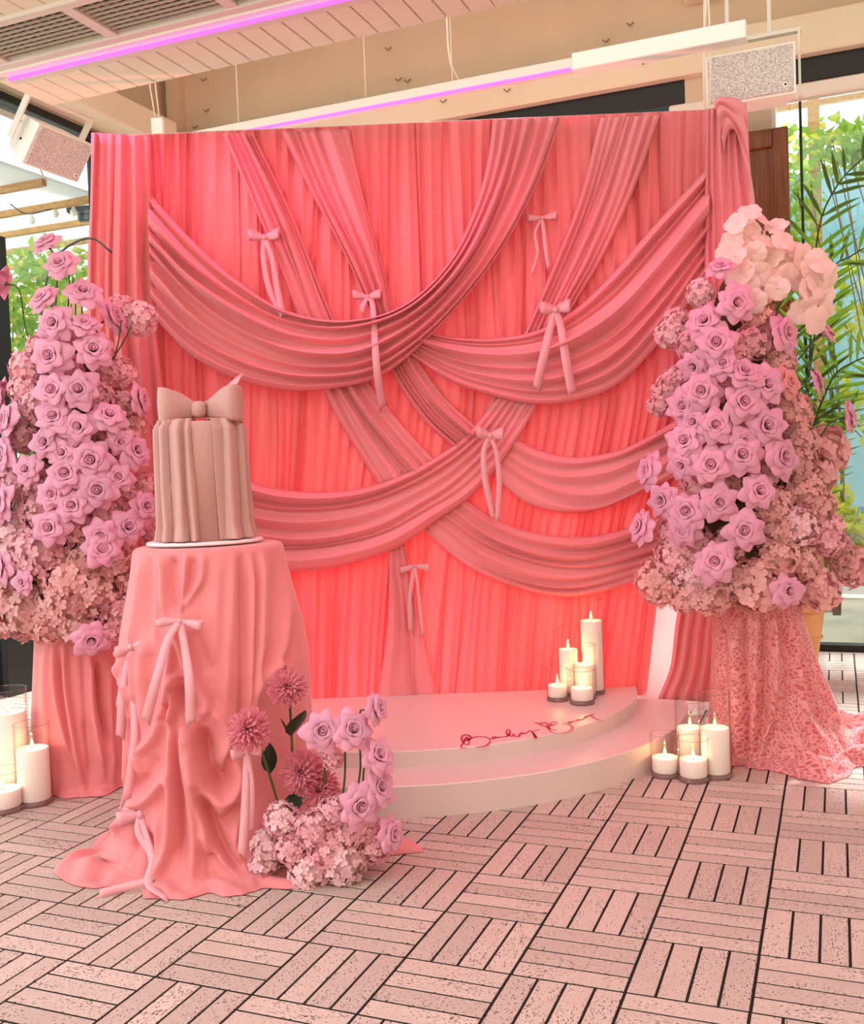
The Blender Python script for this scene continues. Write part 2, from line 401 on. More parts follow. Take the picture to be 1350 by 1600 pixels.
# ---- floor: basket weave of travertine strips, four to a 30 cm block
floor = struct(MB().box(grid(.3, 2.6, -.0418), (13, 9.3, .08), GAX).build('floor', MT['grout'], smooth=False), 'basket-weave floor of pinkish travertine strips with dark joints')
SB = .3
G0 = np.array([.7214, 3.9654])
def strip_mesh():
    L_, W_, H_, c = SB - .009, SB / 4 - .0075, .02, .001
    V = []; uvs = []
    for (dx, z) in ((0, -H_), (0, -c), (c, 0)):
        for (sx, sy) in ((-1, -1), (1, -1), (1, 1), (-1, 1)):
            V.append((sx * (L_ / 2 - dx), sy * (W_ / 2 - dx), z)); uvs.append((V[-1][0], V[-1][1]))
    Fc = [(k, (k + 1) % 4, 4 + (k + 1) % 4, 4 + k) for k in range(4)] + [(4 + k, 4 + (k + 1) % 4, 8 + (k + 1) % 4, 8 + k) for k in range(4)] + [(8, 9, 10, 11)]
    return V, Fc, uvs
sV, sF, sUV = strip_mesh()
strip_me = mesh_data('strip_tile', sV, sF, MT['tile'], False, sUV)
strips = []
ca, sa = math.cos(GYAW), math.sin(GYAW)
for i in range(-22, 16):
    for j in range(-18, 14):
        vert = (i + j) % 2 != 0
        for k in range(4):
            if vert: fi, fj, ang = i + (k + .5) / 4, j + .5, GYAW + PI / 2
            else: fi, fj, ang = i + .5, j + (k + .5) / 4, GYAW
            c = G0 + SB * (fi * np.array([ca, sa]) + fj * np.array([sa, -ca]))
            b_ = c @ GV; a_ = c @ GU
            if b_ > BW - .05 or a_ < LW + .05 or b_ < -1.0 or a_ > 5: continue
            vis = 0.
            if c[1] > 1.2:
                p = pix(np.array([c[0], c[1], 0.]))
                hidden = (c[1] > 5.1 and abs(c[0]) < 1.6) or (math.hypot(c[0] + .15, c[1] - 5.2) < 1.3) or math.hypot(c[0] + .82, c[1] - 3.62) < .3
                if -60 < p[0] < 1410 and p[1] < 1640 and not hidden: vis = 1 / c[1] ** 3
            strips.append((vis, c[0], c[1], ang))
strips.sort(key=lambda s: -s[0])
for (v_, x, y, ang) in strips[:300]:
    o = inst('strip_tile', strip_me, floor, (x, y, 0)); o.rotation_euler = (0, 0, ang)
V = []; Fc = []; UVs = []
base = np.array(sV)
for n_, (v_, x, y, ang) in enumerate(strips[300:]):
    c_, s_ = math.cos(ang), math.sin(ang)
    P = np.stack([x + base[:, 0] * c_ - base[:, 1] * s_, y + base[:, 0] * s_ + base[:, 1] * c_, base[:, 2]], 1)
    V += [tuple(p) for p in P]; Fc += [tuple(q + 12 * n_ for q in f) for f in sF]; UVs += sUV
rest = obj('strip_tile_field', V, Fc, MT['tile'], floor, False, UVs); rest['kind'] = 'stuff'

# ---- upper walls, headers, roof
def gbox(a0, a1, b0, b1, z0, z1, bev=0., mb=None):
    return (mb or MB()).box(grid((a0 + a1) / 2, (b0 + b1) / 2, (z0 + z1) / 2), (a1 - a0, b1 - b0, z1 - z0), GAX, bev)
struct(gbox(LW - .25, 6.5, BW, BW + .25, HEAD, 5.4).build('wall_back', MT['wall'], smooth=False), 'beige plaster wall above the back glazing')
struct(gbox(LW - .25, LW, -.5, BW, HEAD + .02, 5.4).build('wall_left', MT['wall'], smooth=False), 'beige plaster wall above the side glazing')
struct(gbox(LW - .3, 6.5, 3.6, BW + .3, 5.4, 5.6).build('ceiling_upper', MT['wall'], smooth=False), 'beige upper ceiling above the dropped planks')
struct(gbox(3.3, 3.5, -4, 5.4, 0, 5.4).build('wall_right_added', MT['wall'], smooth=False), 'unseen beige side wall added to shape the daylight')  # out of view, added so that daylight comes from the left
struct(gbox(-2.5, 3.5, -4.2, -4, 0, 5.4).build('wall_front_added', MT['wall'], smooth=False), 'unseen beige wall added behind the camera to cut frontal light')  # out of view, added to hold back flat light from the front
struct(gbox(-.92, -.36, BW - .02, BW + .2, 0, HEAD).build('wall_pier', MT['wall'], smooth=False), 'beige wall pier between the window bays')
t1 = struct(gbox(LW, LW + .28, .2, BW - .25, 4.06, 4.28, .01).build('trim_1', MT['wallpale'], smooth=False), 'cream boxed beam above the side window')
struct(gbox(LW + .25, 6, BW - .1, BW, HEAD, HEAD + .26, .01).build('trim_2', MT['wallpale'], smooth=False), 'header board above the back window, coloured as the lit wall')  # same wall as above; its paler colour stands for the light on it
struct(gbox(-.9, 6, BW - .2, BW, HEAD + .50, HEAD + .58, .01).build('trim_3', MT['wallpale'], smooth=False), 'cream cornice moulding near the grey loudspeaker')
struct(gbox(-.9, 6, BW - .14, BW, HEAD + .72, HEAD + .78, .01).build('trim_4', MT['wallpale'], smooth=False), 'upper cream cornice moulding')
mb = MB()
for (a_, w_) in ((LW + .08, .12),):
    gbox(a_, a_ + w_, BW - .1, BW, HEAD, 5.4, mb=mb)
struct(mb.build('trim_5', MT['wall'], smooth=False), 'narrow beige pilaster at the wall corner')
mb = MB().lathe([(.07, -.01), (.07, .012), (.055, .02), (.0, .02)], n=24)
o = mb.build('wall_port', MT['dark']); o.rotation_mode = 'QUATERNION'
o.rotation_quaternion = Vector((*GU, 0)).to_track_quat('Z', 'Y'); o.location = grid(LW, 6.13, 4.62)
tag(o, 'round black hole in the beige wall above the plank ceiling edge', 'wall port')

# ---- dropped plank ceiling
ceil_ = struct(gbox(-3.84, 3.2, 2.3, 4.28, ZC + .02, ZC + .16).build('ceiling', MT['wallpale'], smooth=False), 'dropped ceiling of cream boards')
PW = .113
pm = MB().box((0, 0, .012), (PW - .006, 1, .024), None, .004).data('plank', MT['plank'], False)
k = 0; a_ = -3.83
while a_ < 1.2:
    ac = a_ + PW / 2
    segs = [(3.92, 4.29)] + ([(2.3, 3.42)] if ac < -1.2 else [])
    if ac > -1.25: segs.append((3.42, 3.80)); segs.append((2.3, 3.42))
    for (b0, b1) in segs:
        o = inst('plank', pm, ceil_, tuple(grid(ac, (b0 + b1) / 2, ZC - .004))); o.rotation_euler = (0, 0, GYAW); o.scale = (1, b1 - b0, 1)
    a_ += PW

# ---- glazing: back wall and left wall
def window(name, label, p0, p1, z0, z1, mull, transom=(), fw=.05, head=.16, endw=.10, endm='black'):
    """p0,p1 building coords of the two lower corners"""
    p0 = np.array(p0); p1 = np.array(p1); L_ = np.linalg.norm(p1 - p0); d = (p1 - p0) / L_
    ax = np.array([d[0] * GAX[0] + d[1] * GAX[1], -d[1] * GAX[0] + d[0] * GAX[1], [0, 0, 1.]])
    P = lambda s, z: grid(p0[0] + d[0] * s, p0[1] + d[1] * s, z)
    root = struct(MB().box(P(L_ / 2, z1 - head / 2), (L_, .14, head), ax, .006).build(name, MT['black'], smooth=False), label)
    MB().box(P(L_ / 2, z0 + fw / 2), (L_, .12, fw), ax, .004).build('bottom_rail', MT['black'], root, False)
    xs = [0] + list(mull) + [L_]
    for s in xs: 
        wd = endw if s in (0, L_) else .018
        MB().box(P(s, (z0 + z1 - head) / 2), (wd, .09 if wd > .019 else .03, z1 - head - z0), ax).build('mullion', MT[endm if s in (0, L_) else 'black'], root, False)
    for z in transom: MB().box(P(L_ / 2, z), (L_, .05, .03), ax).build('transom', MT['black'], root, False)
    for s0, s1 in zip(xs[:-1], xs[1:]):
        MB().box(P((s0 + s1) / 2, (z0 + z1 - head) / 2), (s1 - s0 - .02, .008, z1 - z0 - head), ax).build('pane', MT['pane'], root, False)
    return root
window('window_1', 'tall glazing with black head behind the pink backdrop', (LW + .1, BW + .05), (-.92, BW + .05), 0, HEAD, (.8, 1.9, 3.0))
window('window_2', 'tall glazing beside the wooden door and palm', (-.345, BW + .05), (3.6, BW + .05), 0, HEAD, (.17, 1.3, 2.5), endw=.03, endm='white')
window('window_3', 'side glazing behind the flowers with the pergola view', (LW - .05, 5.12), (LW - .05, BW), 0, HEAD + .06, (1.2,), head=.06)
window('window_4', 'side glazing nearest the camera', (LW - .05, 2.2), (LW - .05, 5.0), 0, HEAD + .06, (1.3,), head=.06)

# dark folded door leaves standing by the left glazing
dr = thing('folding_door', 'black metal door leaves folded open beside the side glazing', 'door', grid(-5.0, 5.0))
for q, (da, db, rz) in enumerate(((0, 0, .1), (.11, .05, .0), (.22, .09, -.05))):
    ax = GAX.copy()
    o = MB().box(grid(-5.13 + da, 4.98 + db, 1.5 if q == 0 else .30), (.05, .5, 3.0 if q == 0 else .60), ax, .006).build('door_leaf' , MT['black'] if q != 1 else MT['metal'], smooth=False); sub(dr, o)
# wooden door on the pier
wd = thing('wooden_door', 'tall brown wooden panelled door behind the pink backdrop', 'door', grid(-.64, BW - .08))
o = gbox(-.98, -.25, BW - .10, BW - .06, .02, 3.52, .004).build('door_panel', MT['wood'], smooth=False); sub(wd, o)
for (a0, a1, z0, z1) in ((-.98, -.88, .02, 3.52), (-.35, -.25, .02, 3.52), (-.88, -.35, 3.40, 3.52), (-.88, -.35, 1.7, 1.82), (-.88, -.35, .02, .2)):
    o = gbox(a0, a1, BW - .13, BW - .10, z0, z1, .006).build('door_frame_rail', MT['wood'], smooth=False); sub(wd, o)

# white horizontal rail across the right glazing
rl = struct(gbox(-.98, 4.5, 6.88, 6.96, 3.60, 3.69, .01).build('trim_6', MT['white'], smooth=False), 'white horizontal rail across the right glazing')

# ---- ceiling services
def led_bar(a0, a1, b, z, label, plain=None, spots=8, pw=22):
    t = thing('led_bar', label, 'light', grid((a0 + a1) / 2, b, z))
    sub(t, gbox(a0, a1, b - .015, b + .055, z, z + .06, .004).build('housing', MT['white'], smooth=False))
    sub(t, gbox(a0 + .01, a1 - .01, b - .018, b - .002, z - .006, z + .010, .003).build('glowing_tube', MT['led'], smooth=False))
    n_ = spots
    for q in range(n_):
        l = bpy.data.lights.new('tube_light', 'SPOT'); l.energy = pw; l.color = (1, .22, .46); l.spot_size = math.radians(150); l.spot_blend = .6; l.shadow_soft_size = .004
        lo = bpy.data.objects.new('tube_light', l); lo.location = grid(a0 + (a1 - a0) * (q + .5) / n_, b - .01, z - .012); link(lo); sub(t, lo)
    if plain:
        sub(t, gbox(a1, plain, b - .03, b + .06, z - .012, z + .075, .004).build('driver_box', MT['white2'], smooth=False))
    return t
l1 = led_bar(-3.7, 1.6, 3.86, ZC - .045, 'glowing magenta tube along the cream plank ceiling')
l2 = led_bar(-3.9, -1.22, 5.20, 3.375, 'glowing magenta tube hung above the pink backdrop', -.36, 5, 9)
for (px, y1, y0) in ((373, 100, 197), (572, 55, 157), (707, 30, 128)):
    a_ = None
    p = atZ(px, y0, 3.43)
    o = MB().tube([p, p + np.array([0, 0, 1.95])], .004, 6).build('suspension_rod', MT['cable']); sub(l2, o)
p = atZ(712, 127, 3.44)
tag(MB().tube(catmull([p + [.02, 0, 0], p + [-.02, 0, .08], p + [-.035, 0, .3], p + [-.04, 0, 1.9]], 20), .006, 6).build('power_cable', MT['cable']), 'white cord dropping to the tube above the backdrop centre', 'cable')
# bundle of cables dropping behind the backdrop's top corner
for q, (dx, bow) in enumerate(((0, 0), (.012, .01), (-.014, -.012))):
    p0 = atY(1101 + q * 3, -60, 5.35); p1 = atY(1100 + q * 4, 250, 5.35)
    tag(MB().tube(catmull([p0, (p0 + p1) / 2 + [bow * 2, 0, 0], p1], 14), .006, 6).build('drop_cable', MT['cable']),
        ['straight white cable dropping past the perforated loudspeaker', 'white cable hanging just beside the straight one', 'bowed outer white cable beside the loudspeaker'][q], 'cable', 'drop cables by the loudspeaker')
o = thing('junction_box', 'small white junction box on two wires above the backdrop', 'junction box', atY(247, 200, 6.6))
c = atY(247, 200, 6.6)
sub(o, MB().box(c, (.075, .05, .12), None, .006).build('case', MT['white2'], smooth=False))
for dx in (-.012, .012): sub(o, MB().tube([c + [dx, 0, .05], c + [dx * 1.5 - .02, 0, .25], c + [dx - .04, 0, .7], np.array([c[0] + dx - .05, c[1], 5.4])], .005, 6).build('wire', MT['cable']))
# hooks on the back wall
hk = [(318, 128), (322, 176), (304, 202), (606, 44), (606, 80), (598, 172), (692, 162), (622, 128), (792, 145), (984, 42), (946, 68), (1004, 102), (636, 130), (912, 100)]
hm = MB().tube([(-.02, 0, .025), (0, -.02, 0), (.025, 0, .03)], .005, 5).data('wall_hook', MT['hook'])
for (px, py) in hk:
    d = ray(px, py); n = np.array([*GV, 0]); s = ((BW - .02) - CC @ n) / (d @ n); p = CC + d * s
    if p[2] < HEAD + .27: p = CC + d * (((BW - .12) - CC @ n) / (d @ n))
    tag(inst('wall_hook', hm, None, tuple(p)), 'tiny brown hook screwed to the beige wall above the backdrop', 'hook', 'brown hooks on the upper wall')

# long air vent in the plank ceiling
av = thing('air_vent', 'long ceiling air vent with thin louvres over a dark duct', 'air vent', grid(-3.2, 3.6, ZC))
sub(av, gbox(-4.5, -1.2, 3.44, 3.78, ZC + .02, ZC + .10).build('duct', MT['dark'], smooth=False))
for (b0, b1) in ((3.405, 3.455), (3.755, 3.805)):
    sub(av, gbox(-4.6, -1.15, b0, b1, ZC - .02, ZC + .02, .004).build('frame_rail', MT['white'], smooth=False))
for q in range(9):
    b = 3.475 + q * .0335
    sub(av, gbox(-4.5, -1.2, b - .0035, b + .0035, ZC - .006, ZC + .004).build('louvre', MT['slat'], smooth=False))
for a_ in np.arange(-4.3, -1.2, .052):
    sub(av, gbox(a_ - .004, a_ + .004, 3.46, 3.77, ZC + .012, ZC + .03).build('cross_fin', MT['slat'], smooth=False))
for a_ in (-3.62, -2.98, -2.35, -1.72):
    sub(av, gbox(a_ - .03, a_ + .03, 3.44, 3.78, ZC - .016, ZC + .02, .003).build('divider', MT['white'], smooth=False))
sub(av, gbox(-4.6, -1.1, 3.805, 3.85, ZC - .03, ZC + .02, .003).build('side_channel', MT['white2'], smooth=False))

# ---- loudspeakers
def speaker(label, c, yaw, pitch, roll, w_, h_, dep, brk):
    Rm = (Matrix.Rotation(yaw, 3, 'Z') @ Matrix.Rotation(pitch, 3, 'X') @ Matrix.Rotation(roll, 3, 'Y'))
    t = thing('loudspeaker', label, 'loudspeaker', c)
    t.rotation_mode = 'QUATERNION'; t.rotation_quaternion = Rm.to_quaternion()
    # tapered cabinet, front at -y
    W, H = w_ / 2 + .012, h_ / 2 + .012
    V = []
    for (y, sx, sz) in ((0, 1, 1), (.03, 1, 1), (dep, .72, .8)):
        V += [(-W * sx, y, -H * sz), (W * sx, y, -H * sz), (W * sx, y, H * sz), (-W * sx, y, H * sz)]
    Fc = [(0, 1, 2, 3)] + [(4 * r + k, 4 * r + 4 + k, 4 * r + 4 + (k + 1) % 4, 4 * r + (k + 1) % 4) for r in range(2) for k in range(4)] + [(11, 10, 9, 8)]
    obj('cabinet', V, Fc, MT['white2'], t, False)
    MB().box((0, -.006, 0), (w_, .012, h_), None, .004).build('grille', MT['grille'], t, False)
    o = MB().lathe([(.0, .006), (.010, .006), (.015, .003), (.015, 0)], n=16).build('badge', MT['white2'], t)
    o.location = (w_ / 2 - .04, -.012, -h_ / 2 + .035); o.rotation_euler = (PI / 2, 0, 0)
    o2 = MB().lathe([(0, .0015), (.006, .0015), (.006, 0)], n=12).build('badge_dot', MT['dark'], o); o2.location = (0, 0, .006)
    mb = MB()
    for (p0, p1, s) in brk: mb.box((np.array(p0) + np.array(p1)) / 2, np.abs(np.array(p1) - np.array(p0)) + s)
    mb.build('bracket', MT['white'], t, False)
    for sx in (-1, 1):
        for (y, z) in ((.06, .06), (.13, -.02), (.2, .07)):
            b_ = MB().lathe([(0, .004), (.008, .004), (.008, 0)], n=10).build('bolt', MT['dark'], t); b_.location = (sx * W * .93 * (1 - y * .35), y, z); b_.rotation_euler = (0, sx * PI / 2, 0)
    return t
speaker('cream loudspeaker tilted down at the side glazing by the plank ceiling', (-2.356, 6.673, 3.502), 1.089, .644, .035, .44, .25, .26,
        [((-.26, .16, -.04), (-.26, .16, .26), (.012, .05, .01)), ((-.26, .16, .26), (.26, .16, .26), (.02, .04, .02)), ((.26, .16, -.04), (.26, .16, .26), (.012, .05, .01))])
speaker('cream loudspeaker hung level above the top corner of the backdrop', (1.807, 5.5, 3.399), -.383, -.04, .0, .44, .25, .24,
        [((-.25, .1, .235), (.25, .1, .235), (.02, .04, .02)), ((.25, .1, -.12), (.25, .1, .235), (.012, .05, .01)), ((-.25, .1, -.12), (-.25, .1, .235), (.012, .05, .01)), ((.1, .1, .23), (.1, .1, 1.2), (.02, .02, .01)), ((-.12, .1, .23), (-.12, .1, 1.2), (.02, .02, .01))])

# ================================================================== OUTSIDE
struct(MB().box(grid(0, BW + 4.2, -.10), (26, 8, .1), GAX).build('ground_terrace', MT['paving'], smooth=False), 'pale terrace paving outside the glazing')
struct(MB().box(grid(LW - 4.2, 4.4, -.10), (8.3, 14, .1), GAX).build('ground_side_terrace', MT['paving'], smooth=False), 'pale terrace paving beside the glazing')
# garden wall in blue with a checker band
GWB = 10.4
gw = struct(gbox(-4.5, 7, GWB, GWB + .2, .84, 4.05).build('garden_wall', MT['bluewall'], smooth=False), 'pale blue garden wall beyond the right glazing')
o = gbox(-4.5, 7, GWB - .04, GWB + .2, 0, .62).build('wall_base', MT['whitewall'], gw, False)
tm = {c: MB().box((0, 0, 0), (.104, .03, .104), None, .004).data('checker_tile', MT[c], False) for c in ('tblue', 'tcream')}
for r in range(2):
    for q in range(26):
        o = inst('checker_tile', tm['tblue' if (q + r) % 2 else 'tcream'], gw, tuple(grid(.2 + q * .11, GWB - .01, .675 + r * .11))); o.rotation_euler = (0, 0, GYAW)
gbox(-4.5, 7, GWB + .004, GWB + .2, .62, .84).build('tile_backing', MT['whitewall'], gw, False)
# pergola roof outside: rafters and pale panels, seen through both glazings
def pergola(label, a0, a1, b0, b1, z0, z1, n, along):
    """pale roof panels on timber rafters; along: 'a' rafters run along a"""
    t = thing('pergola', label, 'pergola', grid((a0 + a1) / 2, (b0 + b1) / 2, z0))
    for q in range(n + 1):
        f_ = q / n; z = z0 + (z1 - z0) * f_
        if along == 'a': g = gbox(a0, a1, b0 + (b1 - b0) * f_ - .025, b0 + (b1 - b0) * f_ + .025, z - .05, z)
        else: g = gbox(a0 + (a1 - a0) * f_ - .03, a0 + (a1 - a0) * f_ + .03, b0, b1, z - .10, z)
        sub(t, g.build('rafter', MT['timber'], smooth=False))
    for q in range(n):
        f0, f1 = q / n, (q + 1) / n; za, zb = z0 + (z1 - z0) * f0 + .006, z0 + (z1 - z0) * f1 + .006
        if along == 'a': C4 = [(a0, b0 + (b1 - b0) * f0, za), (a1, b0 + (b1 - b0) * f0, za), (a1, b0 + (b1 - b0) * f1, zb), (a0, b0 + (b1 - b0) * f1, zb)]
        else: C4 = [(a0 + (a1 - a0) * f0, b0, za), (a0 + (a1 - a0) * f0, b1, za), (a0 + (a1 - a0) * f1, b1, zb), (a0 + (a1 - a0) * f1, b0, zb)]
        V = [grid(*c) for c in C4] + [grid(*c) + [0, 0, .02] for c in C4]
        sub(t, obj('roof_panel', V, [(3, 2, 1, 0), (4, 5, 6, 7), (0, 1, 5, 4), (1, 2, 6, 5), (2, 3, 7, 6), (3, 0, 4, 7)], MT['poly'], None, False))
    return t
MT['poly'] = translucent(MT['poly'], '#f4f6f4', .6)
pg = pergola('timber pergola with pale roof panels outside the side glazing', LW - 6.5, LW - .3, 5.0, 12.15, 3.66, 3.72, 13, 'a')
for f in list(range(3)):
    pass
post = thing('timber_post', 'tan timber post outside the side glazing', 'post', grid(LW - 3.1, 9.6))
sub(post, gbox(LW - 3.2, LW - 3.05, 9.5, 9.65, .04, 3.55, .008).build('shaft', MT['timber'], smooth=False))
sub(post, gbox(LW - 3.25, LW - 3.0, 9.45, 9.7, 0, .06).build('foot_plate', MT['metal'], smooth=False))
pg2 = pergola('timber roof edge outside the right glazing', -3.5, 6.5, 9.62, GWB - .06, 4.85, 4.7, 2, 'a')
for (a_, lab) in ((-.12, 'narrow timber post behind the glass by the wooden door'),):
    post = thing('timber_post', lab, 'post', grid(a_, 9.6))
    sub(post, gbox(a_ - .05, a_ + .05, 9.55, 9.65, .04, 4.7, .008).build('shaft', MT['timber'], smooth=False))
    sub(post, gbox(a_ - .09, a_ + .09, 9.5, 9.7, 0, .05).build('foot_plate', MT['metal'], smooth=False))

def leaf_mesh(name, center, size, n, m, lsize=.09, seed=0, par=None):
    """a cloud of pointed leaves, each two folded quads"""
    r = np.random.default_rng(seed); V = []; Fc = []
    for q in range(n):
        d = r.normal(size=3); d /= np.linalg.norm(d); p = np.array(center) + d * np.array(size) * (r.random() ** .4)
        t = r.normal(size=3); t[2] -= .4; t /= np.linalg.norm(t); s = np.cross(t, r.normal(size=3)); s /= np.linalg.norm(s); nn = np.cross(t, s)
        l = lsize * (.6 + .8 * r.random()); w_ = l * .30; k = len(V)
        V += [p, p + t * l * .45 + s * w_ + nn * l * .08, p + t * l * .5, p + t * l * .45 - s * w_ + nn * l * .08, p + t * l - nn * l * .12]
        Fc += [(k, k + 1, k + 2), (k, k + 2, k + 3), (k + 1, k + 4, k + 2), (k + 2, k + 4, k + 3)]
    return obj(name, V, Fc, m, par, False)
def shrub(name, label, cat, base, blobs, seed, mats=('leaf', 'leafy'), ls=.1, stems=5):
    t = thing(name, label, cat, base)
    for q, (c, s, n) in enumerate(blobs):
        sub(t, leaf_mesh('foliage', c, s, int(n), MT[mats[0]], ls, seed + q))
        sub(t, leaf_mesh('young_leaves', c, s, int(n * .3), MT[mats[1]], ls * .8, seed + 50 + q))
    b = np.array(base, float)
    for q in range(stems):
        c = np.array(blobs[q % len(blobs)][0]) + rng.normal(size=3) * .1
        sub(t, MB().tube(catmull([b + [rng.normal() * .05, 0, .0], (b + c) / 2 + rng.normal(size=3) * .12, c], 10), [.012] * 5 + [.006] * 5, 5).build('branch', MT['twig']))
    return t
E1 = grid(LW - 2.6, 8.2)
shrub('garden_shrub', 'bright green leafy shrub outside behind the tall roses', 'shrub', E1, [(atY(35, 470, 9.3), (.5, .4, .5), 420), (atY(95, 420, 9.6), (.45, .4, .3), 260), (atY(60, 560, 9.2), (.45, .4, .5), 340)], 11)
shrub('garden_shrub', 'low yellow-green shrub outside below the pergola post', 'shrub', grid(LW - 1.6, 7.6), [(atY(60, 690, 8.5), (.5, .25, .4), 320), (atY(30, 760, 8.5), (.4, .25, .5), 260)], 23)
shrub('climbing_vine', 'yellow-green vine hanging outside beside the wooden door', 'vine', grid(.0, 9.0), [(atY(1240, 290, 8.3), (.26, .3, .55), 170), (atY(1252, 420, 8.3), (.2, .3, .4), 80)], 31, ls=.11)
shrub('climbing_vine', 'leafy vine trailing under the roof edge behind the palm', 'vine', grid(.9, 9.4), [(atY(1312, 220, 8.6), (.5, .3, .22), 110), (atY(1345, 240, 8.6), (.4, .3, .2), 70)], 37, ls=.13)
shrub('climbing_vine', 'sparse yellow vine on the blue garden wall', 'vine', grid(1.2, 10.2), [(atY(1322, 480, 8.8), (.22, .1, .5), 46), (atY(1335, 640, 8.8), (.2, .1, .3), 26)], 41, mats=('leafy', 'leaf'), ls=.12, stems=4)
shrub('planter_shrub', 'yellow-green plant spilling from the paled pot outside', 'plant', atZ(1325, 905, .62), [(atY(1320, 830, 8.2), (.24, .2, .18), 200), (atY(1300, 790, 8.2), (.2, .2, .25), 60)], 47, mats=('leafy', 'leaf'), ls=.12, stems=5)
# net lines on the blue wall
nt_ = MB()
for q in range(14):
    a0 = -.1 + q * .16
    nt_.tube([grid(a0, GWB - .02, .9), grid(a0 + .9, GWB - .02, 3.4)], .004, 4); nt_.tube([grid(a0 + .9, GWB - .02, .9), grid(a0, GWB - .02, 3.4)], .004, 4)
tag(nt_.build('climbing_net', MT['white']), 'white diamond climbing net on the blue garden wall', 'net')

def pot(name, label, c, r, h_, m, rim=True, soil=True):
    t = thing(name, label, 'plant pot', c)
    MB().lathe([(r * .70, 0), (r * .76, h_ * .3), (r * .90, h_ * .72), (r * .94, h_ * .82), (r * .90, h_ * .82)], n=40).build('body', m, t)
    MB().lathe([(r * .93, h_ * .80), (r * 1.02, h_ * .82), (r * 1.04, h_ * .9), (r * 1.02, h_), (r * .92, h_), (r * .88, h_ * .93), (r * .86, h_ * .80)], n=40, caps=False).build('rim', m, t)
    MB().lathe([(r * .86, h_ * .46), (r * .87, h_ * .475), (r * .86, h_ * .49)], n=40, caps=False).build('band', m, t)
    MB().lathe([(0, h_ * .9), (r * .88, h_ * .88)], n=30).build('soil', MT['soil'], t)
    return t
pot('plant_pot', 'large pot outside beyond the window frame, paled as by glass reflection', grid(.62, 8.15), .34, .62, MT['potpale'])
pc = np.array([atY(1232, 1000, 6.1)[0], 6.1, 0])
pot('plant_pot', 'orange terracotta pot indoors behind the lace-draped stand', tuple(pc), .23, .50, MT['terra'])
bk = thing('wicker_planter', 'wicker planter outside behind the paled pot', 'planter', grid(1.25, 9.1))
for q in range(9): MB().box((0, 0, .04 + q * .075), (.6, .4, .06), None, .02).build('woven_band', MT['timber'], bk, False)
bk.rotation_euler = (0, 0, GYAW)

# palm in the terracotta pot
pl = thing('potted_palm', 'arching green palm in the terracotta pot beside the glazing', 'palm', tuple(pc + [0, 0, .44]))
def frond(pts, Y0, Y1, n, L0, up, side=(1, -1), wid=.02, lean=.5, seed=0):
    r = np.random.default_rng(seed)
    P = catmull([atY(x, y, Y0 + (Y1 - Y0) * i / (len(pts) - 1)) for i, (x, y) in enumerate(pts)], 40)
    ra = MB().tube(P, list(np.linspace(.011, .004, 40)), 6).build('frond', MT['palm']); sub(pl, ra)
    for q in range(n):
        f_ = .1 + .88 * q / (n - 1); i = int(f_ * 39); p = P[i]; t = P[min(i + 1, 39)] - P[i - 1]; t /= np.linalg.norm(t)
        for sd in side:
            s = np.cross(t, np.array([0, -1., 0])); s /= np.linalg.norm(s)
            d = t * lean + s * sd + np.array([0, -.15 * r.random(), up]); d /= np.linalg.norm(d)
            L = L0 * (.55 + .75 * math.sin(PI * min(1, f_ * .9 + .1))) * (.9 + .2 * r.random())
            wv = np.cross(d, np.array([.2 * r.normal(), -1, .2 * r.normal()])); wv /= np.linalg.norm(wv); nn = np.cross(d, wv)
            V = []; droop = np.array([0, 0, -.12 * L])
            for (u_, ww) in ((0, .25), (.3, 1), (.65, .85), (1, .04)):
                c = p + d * L * u_ + droop * u_ * u_
                V += [c - wv * wid * ww, c + nn * wid * .35 * ww, c + wv * wid * ww]
            Fc = [(3 * k + e, 3 * k + e + 1, 3 * k + e + 4, 3 * k + e + 3) for k in range(3) for e in range(2)]
            o = obj('leaflet', V, Fc, MT['palm']); sub(ra, o)
frond([(1240, 900), (1262, 620), (1276, 380), (1308, 290), (1362, 235)], 6.1, 6.0, 26, .30, .15, lean=.9, wid=.013, seed=1)
frond([(1240, 900), (1258, 640), (1290, 440), (1330, 400), (1385, 370)], 6.1, 5.95, 22, .28, .25, lean=.9, wid=.013, seed=2)
frond([(1240, 900), (1258, 720), (1296, 600), (1335, 565), (1395, 545)], 6.1, 5.9, 22, .28, .2, lean=.5, wid=.013, seed=3)
frond([(1240, 900), (1246, 740), (1268, 668), (1300, 640), (1335, 640)], 6.1, 5.85, 14, .22, .2, lean=.3, wid=.015, seed=4)
frond([(1240, 900), (1232, 700), (1222, 540), (1215, 480), (1190, 430)], 6.1, 5.8, 20, .24, .1, lean=.6, wid=.012, seed=5)
trk = MB().tube(catmull([pc + [0, 0, .42], pc + [.0, .0, .6], atY(1240, 860, 6.1)], 10), list(np.linspace(.035, .02, 10)), 10).build('trunk', MT['twig']); sub(pl, trk)

